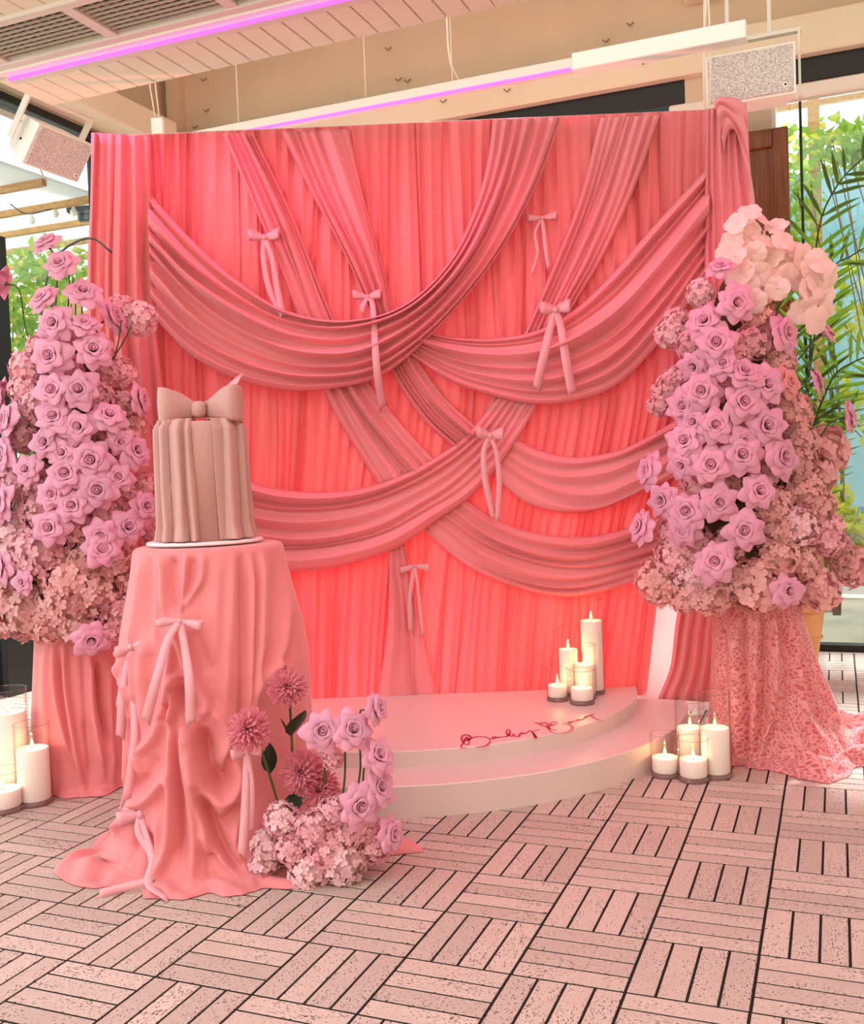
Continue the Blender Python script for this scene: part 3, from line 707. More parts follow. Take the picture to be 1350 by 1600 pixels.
# string lights and floodlight under the side pergola
fl = thing('floodlight', 'dark grey floodlight on the side pergola above the pink curtain edge', 'floodlight', atY(128, 322, 8.6))
c = atY(126, 322, 8.6)
sub(fl, MB().box(c, (.22, .1, .13), None, .01).build('housing', MT['metal'], smooth=False))
sub(fl, MB().box(c + [.02, .02, -.09], (.1, .06, .07), None, .008).build('mount', MT['metal'], smooth=False))
for q, pts in enumerate((((62, 262), (80, 300), (103, 318), (150, 330)), ((0, 305), (28, 328), (42, 334), (60, 332), (100, 320)))):
    P = catmull([atY(x, y, 8.4) for x, y in pts], 24)
    s_ = thing('string_light', ['string light cable running from loudspeaker to floodlight', 'slack string light cable with bulb under the pergola'][q], 'string light', tuple(P[0]))
    sub(s_, MB().tube(P, .006, 5).build('cord', MT['metal']))
    for i in ((12, 20) if q else (16,)):
        sub(s_, MB().lathe([(0, -.05), (.025, -.035), (.03, -.01), (.014, .02), (.012, .035), (0, .036)], P[i] - [0, 0, .04], 12).build('bulb', MT['white2']))

# ================================================================== BACKDROP
YB = 5.12
def drape_grid(upper, lower, Y0, K, amp, nu=60, m=9, seed=0, wob=.25, taper=(1., 1.), over=.85, yend=(0., 0.), flat=.12, sharp=.7, sig=.4):
    """cloth between two edges given in the picture, folds running from one end to the other"""
    r = np.random.default_rng(seed)
    U = catmull(upper, nu); L = catmull(lower, nu)
    wd = np.exp(r.normal(0, sig, K)) + .25; b = np.r_[0, np.cumsum(wd)]; b /= b[-1]
    ak = amp * (.6 + .6 * r.random(K)) * np.clip((wd / wd.mean()) ** .7, .5, 1.5)
    s = np.linspace(0, 1, nu); T = 1 - (1 - taper[0]) * (1 - s) ** 3 - (1 - taper[1]) * s ** 3
    mid = np.sin(PI * s) ** .5
    bw = np.zeros((nu, K + 1))
    for k in range(K + 1):
        e = 0 if k in (0, K) else 1
        bw[:, k] = b[k] + e * wob / K * (r.normal() * np.sin(2 * PI * s * (.5 + r.random()) + 6 * r.random()) + .5 * r.normal() * np.sin(5 * s + 6 * r.random()))
    bw = np.sort(bw, axis=1)
    vs = []; hs = []
    tt = np.linspace(0, 1, m + 1)
    for k in range(K):
        rng_t = tt if k == K - 1 else tt[:-1]
        lo = .0 if k == 0 else flat * ak[k] * .5; hi = .0 if k == K - 1 else flat * ak[min(k + 1, K - 1)] * .5
        ph = r.random() * 6; fr = .7 + 1.2 * r.random()
        for t in rng_t:
            v = bw[:, k] + (bw[:, k + 1] - bw[:, k]) * (t + over * .16 * math.sin(2 * PI * t))
            hgt = ak[k] * (math.sin(PI * t ** 1.15) ** sharp) * (1 + .35 * np.sin(fr * 2 * PI * s + ph)) + lo * (1 - t) + hi * t
            vs.append(v); hs.append(hgt * T)
    v = np.stack(vs, 1)[..., None]; h = np.stack(hs, 1)
    PX = U[:, None, :] * (1 - v) + L[:, None, :] * v
    yoff = (yend[0] * (1 - s) ** 4 + yend[1] * s ** 4)[:, None]
    Y = Y0 + yoff - h
    q = np.stack([(PX[..., 0] - 675) / F, (PX[..., 1] - 800) / F, np.ones_like(h)], -1)
    d = q @ CR
    return CC + d * (Y / d[..., 1])[..., None]
def drape(name, label, cat, *a, mat_='swag', group=None, **k):
    A = drape_grid(*a, **k); o = MB().grid(A).build(name, MT[mat_])
    # a cloth thickness so that it reads as fabric from the side too
    so = o.modifiers.new('cloth_thickness', 'SOLIDIFY'); so.thickness = .0015; so.offset = 0
    return tag(o, label, cat, group, 'thing')

bd = thing('draped_backdrop', 'wide coral chiffon backdrop curtain in fine vertical pleats', 'backdrop', (0, YB + .06, 0), kind='thing')
top = [atY(x, y, YB) for x, y in ((146, 212), (1165, 166))]
zt = 3.075
A = drape_grid([(200, 212), (205, 500), (220, 800), (225, 1139)], [(1112, 171), (1110, 560), (1040, 860), (1008, 1100)], YB + .015, 64, .042, nu=46, m=7, seed=3, wob=.5, over=.9, sharp=.8, sig=.3)
A[..., 2] = np.where(np.arange(46)[:, None] == 45, .135, A[..., 2])
o = MB().grid(A).build('pleated_curtain', MT['curtain']); sub(bd, o)
fp = MB()
for x in (-1.62, 1.62): sub(bd, MB().tube([(x, YB + .06, 0), (x, YB + .06, zt)], .022, 12).build('upright_pole', MT['white']))
sub(bd, MB().tube([(-1.64, YB + .06, zt), (1.66, YB + .06, zt + .015)], .022, 12).build('top_bar', MT['white']))
for x in (-1.62, 1.62): sub(bd, MB().box((x, YB + .12, .01), (.4, .5, .02), None, .004).build('base_plate', MT['white'], smooth=False))
A = drape_grid([(985, 500), (992, 800), (985, 1100)], [(1120, 500), (1118, 800), (1115, 1100)], YB + .10, 6, .02, nu=20, m=6, seed=9)
A[-1, :, 2] = .02
o = MB().grid(A).build('white_lining', MT['white_cloth']); sub(bd, o)

side = dict(group='side drapes of the backdrop')
drape('side_drape', 'long coral side drape hanging at the backdrop end behind the cake', 'drape', [(143, 207), (141, 320), (136, 460), (140, 700), (150, 1150)], [(236, 213), (238, 330), (244, 500), (262, 700), (285, 1135)], 4.985, 6, .042, seed=5, nu=50, m=10, mat_='curtain', **side)
drape('side_drape', 'long coral side drape twisted over the backdrop corner by the blush blossoms', 'drape', [(1104, 171), (1101, 300), (1100, 480), (1090, 800), (1058, 960), (1048, 1040), (1028, 1092)], [(1166, 160), (1172, 260), (1181, 340), (1190, 600), (1175, 900), (1165, 1000), (1155, 1100)], 4.985, 6, .042, seed=15, nu=60, m=10, mat_='swag', **side)
drape('corner_knot', 'coral cloth end folded over the top corner of the backdrop', 'drape', [(1120, 172), (1116, 160), (1124, 152), (1145, 152), (1160, 160), (1168, 178)], [(1132, 240), (1134, 220), (1140, 205), (1148, 205), (1156, 225), (1172, 300)], 4.93, 3, .03, seed=16, nu=30)

# diagonal gathers behind the swags
gd = 'gathered diagonal sashes'
drape('diagonal_sash', 'slim gathered sash with a bow running from the backdrop top under the big swag', 'sash', [(348, 209), (398, 325), (446, 440), (478, 540), (520, 640), (592, 760)], [(396, 207), (455, 330), (512, 475), (560, 570), (618, 650), (690, 730)], 5.085, 6, .045, seed=21, nu=70, group=gd)
drape('diagonal_sash', 'broad sash fanning from the backdrop top and pinched by a bow above the big swag', 'sash', [(438, 206), (488, 305), (540, 400), (575, 480), (612, 580), (660, 655), (715, 705)], [(545, 202), (572, 320), (602, 430), (618, 500), (652, 560), (700, 625), (750, 672)], 5.085, 6, .05, seed=22, nu=70, group=gd)
drape('diagonal_sash', 'coral sash slanting from the backdrop top down to the lowest bow', 'sash', [(938, 184), (905, 310), (862, 420), (822, 515), (775, 610), (740, 680)], [(1032, 180), (990, 300), (944, 400), (892, 490), (850, 600), (800, 690)], 5.085, 9, .036, seed=23, nu=70, group=gd)
drape('hanging_tail', 'narrow cloth tail falling from the lower swag beside the small faint bow', 'drape', [(606, 850), (606, 940), (600, 1020), (588, 1100)], [(632, 850), (650, 940), (668, 1020), (684, 1096)], 5.085, 4, .03, seed=24, nu=40)
sg = 'draped swags of the backdrop'
drape('swag', 'short double swag sagging between the lower swag and the tall roses', 'swag', [(765, 650), (805, 683), (840, 702), (890, 714), (940, 710), (990, 694), (1075, 645)], [(735, 705), (772, 742), (815, 782), (870, 800), (930, 798), (985, 776), (1075, 735)], 5.07, 4, .06, seed=31, nu=70, group=sg, taper=(.1, 1), yend=(.03, 0))
drape('swag', 'lowest long swag sagging just above the tall stage candles', 'swag', [(695, 745), (740, 788), (790, 818), (850, 835), (920, 838), (990, 822), (1080, 790)], [(625, 795), (672, 838), (730, 885), (800, 916), (870, 932), (945, 924), (1080, 878)], 5.07, 6, .06, seed=32, nu=70, group=sg, taper=(.1, 1), yend=(.03, 0))
drape('swag', 'large lower swag sweeping behind the cake and table', 'swag', [(805, 582), (772, 628), (725, 683), (660, 726), (590, 756), (520, 768), (450, 766), (390, 752), (300, 715), (228, 640)], [(880, 565), (842, 628), (800, 700), (742, 770), (680, 815), (620, 856), (545, 882), (470, 893), (400, 886), (310, 858), (232, 795)], 5.045, 6, .075, seed=33, nu=100, group=sg, taper=(.15, 1), yend=(.03, 0))
drape('swag', 'upper swag draped from the big swag across to the blush blossoms', 'swag', [(662, 520), (720, 528), (780, 528), (845, 514), (905, 478), (965, 418), (1025, 348), (1108, 260)], [(630, 545), (690, 588), (750, 613), (830, 631), (900, 626), (965, 600), (1030, 535), (1108, 425)], 5.035, 7, .07, seed=34, nu=90, group=sg, taper=(.5, 1))
drape('swag', 'biggest swag sweeping from the side drape down and up to the top bar', 'swag', [(230, 298), (300, 375), (370, 437), (440, 482), (520, 500), (600, 490), (660, 455), (710, 395), (745, 315), (762, 250), (770, 188)], [(236, 490), (300, 556), (370, 593), (450, 610), (520, 607), (590, 590), (652, 545), (722, 472), (790, 380), (840, 285), (878, 183)], 5.0, 7, .085, seed=35, nu=110, group=sg, taper=(1, .55))

# uplighters standing behind the cloth
def uplight(x, y, label, power, aim, colr=(1, .10, .12), spread=180):
    t = thing('uplighter', label, 'uplighter', (x, y, 0), 'coral uplighters behind the cloth')
    MB().lathe([(.0, .02), (.06, .02), (.065, .04), (.065, .16), (.055, .17), (.055, .15), (0, .15)], n=20).build('lamp_housing', MT['dark'], t)
    MB().box((0, 0, .01), (.16, .12, .02), None, .004).build('lamp_foot', MT['dark'], t, False)
    l = bpy.data.lights.new('uplighter_beam', 'AREA'); l.energy = power; l.color = colr; l.shape = 'DISK'; l.size = .12; l.spread = math.radians(spread)
    lo = bpy.data.objects.new('uplighter_beam', l); link(lo, t); lo.location = (0, 0, .18)
    lo.rotation_euler = Vector(aim).to_track_quat('-Z', 'Y').to_euler()
    return t
UPW = 26
uplight(-.95, 5.75, 'coral uplighter hidden behind the curtain near the cake', UPW, (.05, -.30, 1))
uplight(-.15, 5.75, 'coral uplighter hidden behind the curtain centre', UPW, (0, -.30, 1))
uplight(.65, 5.75, 'coral uplighter hidden behind the curtain and stage candles', UPW, (0, -.30, 1))
uplight(1.2, 5.65, 'pale uplighter hidden behind the white lining', 6, (-.05, -.4, 1), (1, .75, .7))

# ---- bows of satin ribbon
def strip(P, W, wdir, tw=0., sag=.06):
    """ribbon along points P with width W (scalar or list) across wdir"""
    P = np.asarray(P, float); n = len(P); W = np.full(n, W) if np.isscalar(W) else np.asarray(W)
    A = np.zeros((n, 3, 3))
    for i in range(n):
        t = P[min(i + 1, n - 1)] - P[max(i - 1, 0)]; t /= np.linalg.norm(t) + 1e-9
        w_ = np.asarray(wdir, float); a = tw * math.sin(i / n * 5)
        w_ = w_ - t * (w_ @ t); w_ /= np.linalg.norm(w_) + 1e-9
        w_ = w_ * math.cos(a) + np.cross(t, w_) * math.sin(a)
        nn = np.cross(t, w_)
        for k, e in enumerate((-1, 0, 1)): A[i, k] = P[i] + w_ * W[i] / 2 * e + nn * W[i] * sag * (1 - abs(e))
    return A
def loop_pts(L, sgn, rise, dep, n=22):
    out = []
    for i in range(n):
        t = 2 * PI * i / (n - 1) - PI          # starts and ends in the knot
        x = L * (1 + math.cos(t)) / 2 * (1. if True else 0)
        x = L * math.sin((t + PI) / 2) ** .8
        y = -dep * math.sin(t) * math.sin((t + PI) / 2)
        out.append((sgn * x, y, rise * (x / L) - .2 * rise * (x / L) ** 2 * 1.2))
    return np.array(out)
def bow(label, px, py, Y, L, wid, tails, rise=(.25, .25), name='ribbon_bow', m='ribbon', group='ribbon bows', tw=.25, wscale=1.):
    c = atY(px, py, Y); t = thing(name, label, 'bow', tuple(c), group)
    for sgn, rs in ((-1, rise[0]), (1, rise[1])):
        P = loop_pts(L, sgn, rs * L, L * .34); d = np.abs(P[:, 0]) / L
        o = MB().grid(strip(P, wid * (.35 + .85 * np.sin(d * PI * .68)), (.12 * sgn, 0, 1))).build('loop', MT[m], t)
        so = o.modifiers.new('ribbon_thickness', 'SOLIDIFY'); so.thickness = .0012
    MB().lathe([(0, -wid * .35), (wid * .22, -wid * .28), (wid * .30, 0), (wid * .22, wid * .28), (0, wid * .35)], n=12).build('knot', MT[m], t)
    for q, (pts, tw_) in enumerate(tails):
        P = catmull([c] + [atY(x, y, Y + dy) for (x, y, dy) in pts], 20) - c
        W = np.linspace(.5, 1, 20) ** .6 * tw_; A = strip(P, W, (1, .15, 0), tw, .012)
        A[-1, 0] += (P[-1] - P[-2]) * 1.2 * (1 if q else -.2)
        A[-1, 2] += (P[-1] - P[-2]) * 1.2 * (-.2 if q else 1)
        o = MB().grid(A).build('tail', MT[m], t)
        so = o.modifiers.new('ribbon_thickness', 'SOLIDIFY'); so.thickness = .0006
    return t
bow('satin bow on the slim sash with tails touching the big swag', 413, 371, 5.02, .078, .042, [([(411, 400, -.005), (420, 450, 0), (440, 490, -.07)], .034), ([(424, 400, -.005), (433, 450, 0), (442, 492, -.07)], .036)])
bow('satin bow pinching the broad sash just above the big swag', 574, 464, 5.01, .072, .034, [([(568, 475, -.02), (566, 487, -.03)], .03), ([(582, 475, -.02), (586, 540, -.135), (590, 590, -.13), (598, 637, -.03)], .04)])
bow('small satin bow on plain pleats with two thin curling tails', 847, 340, 5.06, .076, .028, [([(836, 365, 0), (840, 395, -.01), (832, 427, 0)], .02), ([(850, 365, 0), (854, 395, 0), (858, 418, 0)], .028)], (-.05, .1))
bow('large satin bow with long straight tails crossing the upper swag', 868, 484, 4.93, .075, .05, [([(860, 510, 0), (850, 555, -.01), (839, 606, 0)], .05), ([(876, 510, 0), (884, 560, -.01), (894, 614, 0)], .05)], (.2, .35))
bow('satin bow on the crossing of the lower swag with paired tails', 766, 681, 4.935, .068, .046, [([(756, 705, 0), (758, 750, 0), (772, 808, .0)], .036), ([(775, 705, 0), (780, 750, .01), (778, 812, .0)], .032)], (.45, .2))
bow('faint sheer bow with thin tails under the lower swag', 648, 884, 5.05, .075, .026, [([(643, 910, 0), (640, 940, 0), (642, 985, 0)], .028), ([(652, 910, 0), (656, 950, 0), (661, 992, 0)], .022)], (-.35, -.2))

# ================================================================== STAGE
SC = np.array([-.15, 5.2]); YS = 5.07
def tier(name, label, R_, z0, z1):
    yb = YS; n = 72; xe = math.sqrt(R_ ** 2 - (SC[1] - yb) ** 2)
    a0 = math.atan2(yb - SC[1], -xe) ; a1 = math.atan2(yb - SC[1], xe)
    if a0 > 0: a0 -= 2 * PI
    angs = np.linspace(a0, a1, n)
    out = []; b = .004
    rings = []
    for (dr_, z) in ((0, z0), (0, z1 - b), (-b, z1)):
        rings.append([(SC[0] + (R_ + dr_) * math.cos(a), SC[1] + (R_ + dr_) * math.sin(a), z) for a in angs])
    V = [p for r in rings for p in r]; Fc = []
    for k in range(2):
        for i in range(n): Fc.append((k * n + i, k * n + (i + 1) % n, (k + 1) * n + (i + 1) % n, (k + 1) * n + i))
    Fc.append(tuple(2 * n + i for i in range(n))); Fc.append(tuple(i for i in range(n))[::-1])
    return obj(name, V, Fc, MT['stage'], None, False)
Z1, Z2 = .125, .192
ts = thing('stage_riser', 'lower white half-round riser standing on the floor strips', 'stage riser', (SC[0], 4.6, 0), 'white stage risers')
lo_ = tier('riser_body', '', 1.405, 0, Z1); sub(ts, lo_)
tu = thing('stage_riser', 'upper white half-round riser with red script lettering', 'stage riser', (SC[0], 4.6, Z1), 'white stage risers')
up_ = tier('riser_body', '', 1.162, Z1, Z2); sub(tu, up_)
S5 = 260 / 1350
strokes = [
    [(185, 320), (150, 305), (120, 312), (110, 335), (125, 365), (150, 385), (172, 375), (165, 345), (150, 322), (135, 352), (112, 385), (106, 400), (120, 411), (150, 408)],
    [(120, 352), (150, 346), (184, 328), (180, 312), (150, 303), (128, 306)],
    [(165, 352), (200, 326), (260, 318), (320, 326), (342, 350), (325, 380), (280, 398), (225, 406)],
    [(392, 318), (366, 322), (358, 334), (376, 334), (393, 319), (397, 328), (428, 322)],
    [(428, 322), (480, 315), (503, 290), (495, 262), (478, 262), (476, 290), (500, 312), (526, 312), (536, 300), (520, 298)],
    [(536, 312), (575, 318), (582, 300), (600, 286), (612, 296), (640, 286), (665, 268), (682, 285), (705, 310), (720, 325), (706, 328), (700, 300), (690, 276), (742, 262)],
    [(708, 205), (745, 211), (790, 205), (808, 219), (792, 235), (762, 226), (735, 210)],
    [(790, 235), (835, 256), (884, 268)],
    [(882, 198), (842, 205), (818, 235), (825, 268), (860, 288), (905, 292), (960, 285), (1000, 265), (1010, 242), (985, 222), (935, 212)],
    [(830, 232), (858, 220), (890, 210)],
    [(968, 206), (986, 198), (992, 210), (1015, 190), (1032, 196), (1058, 178), (1062, 188)],
    [(1062, 186), (1100, 172), (1130, 150), (1110, 155), (1118, 164), (1142, 150), (1184, 134)],
    [(1150, 140), (1185, 164), (1220, 180), (1254, 188)]]
for st in strokes:
    P = catmull([atZ(700 + x * S5, 1090 + y * S5, Z2) for x, y in st], 10 * len(st))
    P[:, 2] = Z2
    W = .0075 * (1 + .35 * np.sin(np.linspace(0, 3 * len(st) ** .5, len(P))))
    n = len(P); A = np.zeros((n, 2, 3))
    for i in range(n):
        t = P[min(i + 1, n - 1)] - P[max(i - 1, 0)]; t /= np.linalg.norm(t) + 1e-9; s = np.array([-t[1], t[0], 0])
        A[i, 0] = P[i] + s * W[i] / 2 + [0, 0, .0012]; A[i, 1] = P[i] - s * W[i] / 2 + [0, 0, .0012]
    o = MB().grid(A).build('letter_stroke', MT['letter'], smooth=False); sub(tu, o)
    so = o.modifiers.new('vinyl_thickness', 'SOLIDIFY'); so.thickness = .001; so.offset = 0

# ================================================================== CANDLES
def flame_mesh():
    return MB().lathe([(0, 0), (.004, .004), (.0065, .012), (.006, .02), (.0035, .032), (.0012, .042), (0, .047)], n=12).data('flame', MT['flame'])
FLM = flame_mesh()
def candle(lv, lc, c, r, H, hw, group, z=0., pw=.28):
    c = np.array([c[0], c[1], z])
    v = thing('glass_vase', lv, 'vase', tuple(c), group + ' vases')
    MB().lathe([(r, .012), (r, .016), (r, H - .008), (r, H - .004), (r - .001, H), (r - .003, H), (r - .004, H - .004), (r - .004, H - .008), (r - .004, .022), (r - .004, .018)], n=40, caps=False).build('glass_wall', MT['glass'], v)
    MB().lathe([(r * .96, 0), (r, .004), (r, .015), (r - .004, .018), (0, .018)], n=40).build('glass_foot', MT['glassbase'], v)
    MB().lathe([(r + .0004, H - .002), (r + .0006, H), (r - .0015, H + .0012), (r - .0042, H), (r - .004, H - .002)], n=40, caps=False).build('rim', MT['glassrim'], v)
    rw = r - .0075
    k = thing('pillar_candle', lc, 'candle', tuple(c + [0, 0, .0185]), group + ' candles')
    MB().lathe([(rw * .93, 0), (rw, .006), (rw, hw - .004), (rw * .975, hw), (rw * .9, hw - .002), (rw * .35, hw - .006), (0, hw - .007)], n=40).build('wax', MT['wax'], k)
    MB().tube([(0, 0, hw - .008), (.001, 0, hw + .012)], .0013, 6).build('wick', MT['wick'], k)
    fo = inst('flame', FLM, k, (0, 0, hw + .004), None, (1, 1, .85))
    l = bpy.data.lights.new('candle_glow', 'POINT'); l.energy = pw; l.color = (1, .58, .22); l.shadow_soft_size = .003
    lo = bpy.data.objects.new('candle_glow', l); link(lo, k); lo.location = (0, 0, hw + .026)
def hgt(px, py_top, c): return atY(px, py_top, c[1])[2]
GR = 'candles beside the lace'; GS = 'candles on the stage'; GL = 'candles by the cake table side'
def place(lv, lc, px, ybot, ytop, ywax, r, grp, z, Y=None):
    c = atZ(px, ybot, z) if Y is None else atY(px, 1000, Y)
    H = hgt(px, ytop, c) - z; hw = hgt(px, ywax, c) - z - .0185
    candle(lv, lc, c, r, H, hw, grp, z)
place('short vase at the riser corner by the lace', 'short candle at the riser corner by the lace', 1040, 1212, 1146, 1182, .062, GR, 0)
place('short vase standing front of the lace-side group', 'short candle standing front of the lace-side group', 1084, 1219, 1153, 1185, .064, GR, 0)
place('medium vase at the back of the lace-side group', 'medium candle at the back of the lace-side group', 1074, 0, 1094, 1136, .064, GR, 0, 4.32)
place('tall vase standing closest to the lace skirt', 'tall candle closest to the lace skirt', 1119, 1213, 1081, 1136, .066, GR, 0)
place('short vase at the side of the stage group', 'short candle at the side of the stage group', 872, 1094, 1044, 1070, .054, GS, Z2)
place('short vase at the front of the stage group nearest the lettering', 'short candle at the front of the stage group nearest the lettering', 910, 1099, 1046, 1074, .060, GS, Z2)
place('medium vase at the back of the stage group', 'medium candle at the back of the stage group', 887, 0, 980, 1014, .054, GS, Z2, 4.93)
place('medium vase directly behind the front stage vase', 'medium candle directly behind the front stage candle', 912, 0, 1007, 1037, .056, GS, Z2, 4.86)
place('tallest vase on the stage', 'tallest candle on the stage', 927, 1083, 936, 969, .060, GS, Z2)
place('tallest vase cut by the picture edge near the pink plinth', 'tallest candle cut by the picture edge near the pink plinth', 6, 0, 1076, 1112, .080, GL, 0, 4.24)
place('medium vase next to the pink plinth cloth', 'medium candle next to the pink plinth cloth', 55, 1255, 1130, 1168, .073, GL, 0)
place('short wide vase in front at the picture edge', 'short wide candle in front at the picture edge', 6, 1266, 1203, 1232, .080, GL, 0)

# ================================================================== DRAPED STANDS AND TABLE
def stroke_field(PX, strokes):
    """sum of rounded ridges and grooves along polylines, distances measured on the cloth as it hangs"""
    out = np.zeros(PX.shape[:2])
    for pts, wd, amp in strokes:
        S = catmull(pts, max(14, 7 * len(pts)))
        best = np.full(PX.shape[:2], 1e9); tb = np.zeros(PX.shape[:2])
        for i in range(len(S) - 1):
            a, b = S[i], S[i + 1]; ab = b - a; L2 = ab @ ab + 1e-9
            t = np.clip(((PX - a) @ ab) / L2, 0, 1); d = ((PX - a - t[..., None] * ab) ** 2).sum(-1)
            m = d < best; best = np.where(m, d, best); tb = np.where(m, (i + t) / (len(S) - 1), tb)
        fade = np.clip(np.minimum(tb, 1 - tb) * 5 + .25, 0, 1)
        out += amp * np.exp(-best / (wd * wd)) * fade
    return out
def hung_cloth(c, prof, shift, pleats, strokes, puddle, nth=300, nz=150, seed=0, ruf=1., zmin=.004):
    """skirt hanging from a round top: prof = [(height, radius)], top first; puddle(theta) = extra reach on the floor"""
    r = np.random.default_rng(seed); c = np.asarray(c, float)
    th = np.linspace(0, 2 * PI, nth, endpoint=False)
    hz = np.array([p[0] for p in prof]); rr = np.array([p[1] for p in prof])
    s = np.r_[0, np.cumsum(np.hypot(np.diff(hz), np.diff(rr)))]; g = np.linspace(0, s[-1], nz)
    Z = np.interp(g, s, hz); R0 = np.interp(g, s, rr); H = hz[0]
    f_ = 1 - Z / H
    ang = np.zeros_like(th)
    pl = np.zeros((nz, nth))
    for (k, a, ph) in pleats:
        pl += a * (np.abs(np.sin(k * th / 2 + ph)) ** .8 - .5)[None, :] * (np.clip(f_, 0, 1) ** .8)[:, None]
    Rr = R0[:, None] + pl
    dirx, diry = np.cos(th), np.sin(th)
    sx = shift(f_) if shift else np.zeros_like(f_)
    def pos(Rr):
        return np.stack([c[0] + sx[:, None] + Rr * dirx, c[1] + Rr * diry, np.broadcast_to(Z[:, None], Rr.shape) + c[2]], -1)
    P = pos(Rr)
    front = np.clip(-diry * 1.6 + .15, 0, 1)[None, :]
    top = np.clip(f_ * 25, 0, 1)[:, None]
    d = 1.35 * stroke_field(pix(P), strokes) * front * top
    P = pos(Rr + d)
    # puddle rows: continue outwards along the floor
    npd = 26; last = P[-1]; rows = [P]
    rad = np.hypot(last[:, 0] - c[0] - sx[-1], last[:, 1] - c[1])
    ext = puddle(th); ph = r.random(8) * 6
    pd = []
    for i in range(1, npd + 1):
        t = i / npd; rad2 = rad + ext * t
        zz = zmin + (last[:, 2] - zmin) * (1 - t) ** 3 + np.clip(ext, .02, .3) * .16 * ruf * math.sin(PI * t) * (1 + np.sin(9 * th + ph[0] + 3 * t) * .6 + np.sin(17 * th + ph[1] - 5 * t) * .5) * (1 if t < 1 else 0)
        pd.append(np.stack([c[0] + sx[-1] + rad2 * dirx, c[1] + rad2 * diry, np.maximum(zz, zmin) + c[2]], -1))
    A = np.vstack([P, np.stack(pd)])
    gl = np.r_[g, g[-1] + np.linspace(.01, .25, npd)]
    uv = np.stack([np.broadcast_to(th[None, :] * .3, A.shape[:2]), np.broadcast_to(gl[:, None], A.shape[:2])], -1)
    return A, uv
def cloth_obj(name, A, uv, m, parent=None):
    n, k = A.shape[:2]
    # close the seam with a duplicate column so that the pattern does not jump
    A = np.concatenate([A, A[:, :1]], 1); u2 = uv[:, :1].copy(); u2[..., 0] = 2 * PI * .3; uv = np.concatenate([uv, u2], 1)
    mb = MB().grid(A); o = mb.build(name, MT[m], None, True, uv.reshape(-1, 2))
    if parent is not None: sub(parent, o)
    return o
def pedestal(name, label, cat, c, r, H):
    t = thing(name, label, cat, tuple(c))
    MB().lathe([(0, H - .025), (r, H - .025), (r + .002, H - .012), (r, H), (0, H)], n=48).build('top', MT['core'], t)
    MB().lathe([(.05, .02), (.045, H * .5), (.05, H - .025)], n=24).build('column', MT['core'], t)
    MB().lathe([(0, 0), (r * .75, 0), (r * .75, .015), (.06, .03), (0, .03)], n=40).build('foot', MT['core'], t)
    return t
T1 = lambda pts: [(110 + x / 3.375, 830 + y / 3.375) for x, y in pts]
T2 = lambda pts: [(110 + x / 3.375, 1110 + y / 3.375) for x, y in pts]

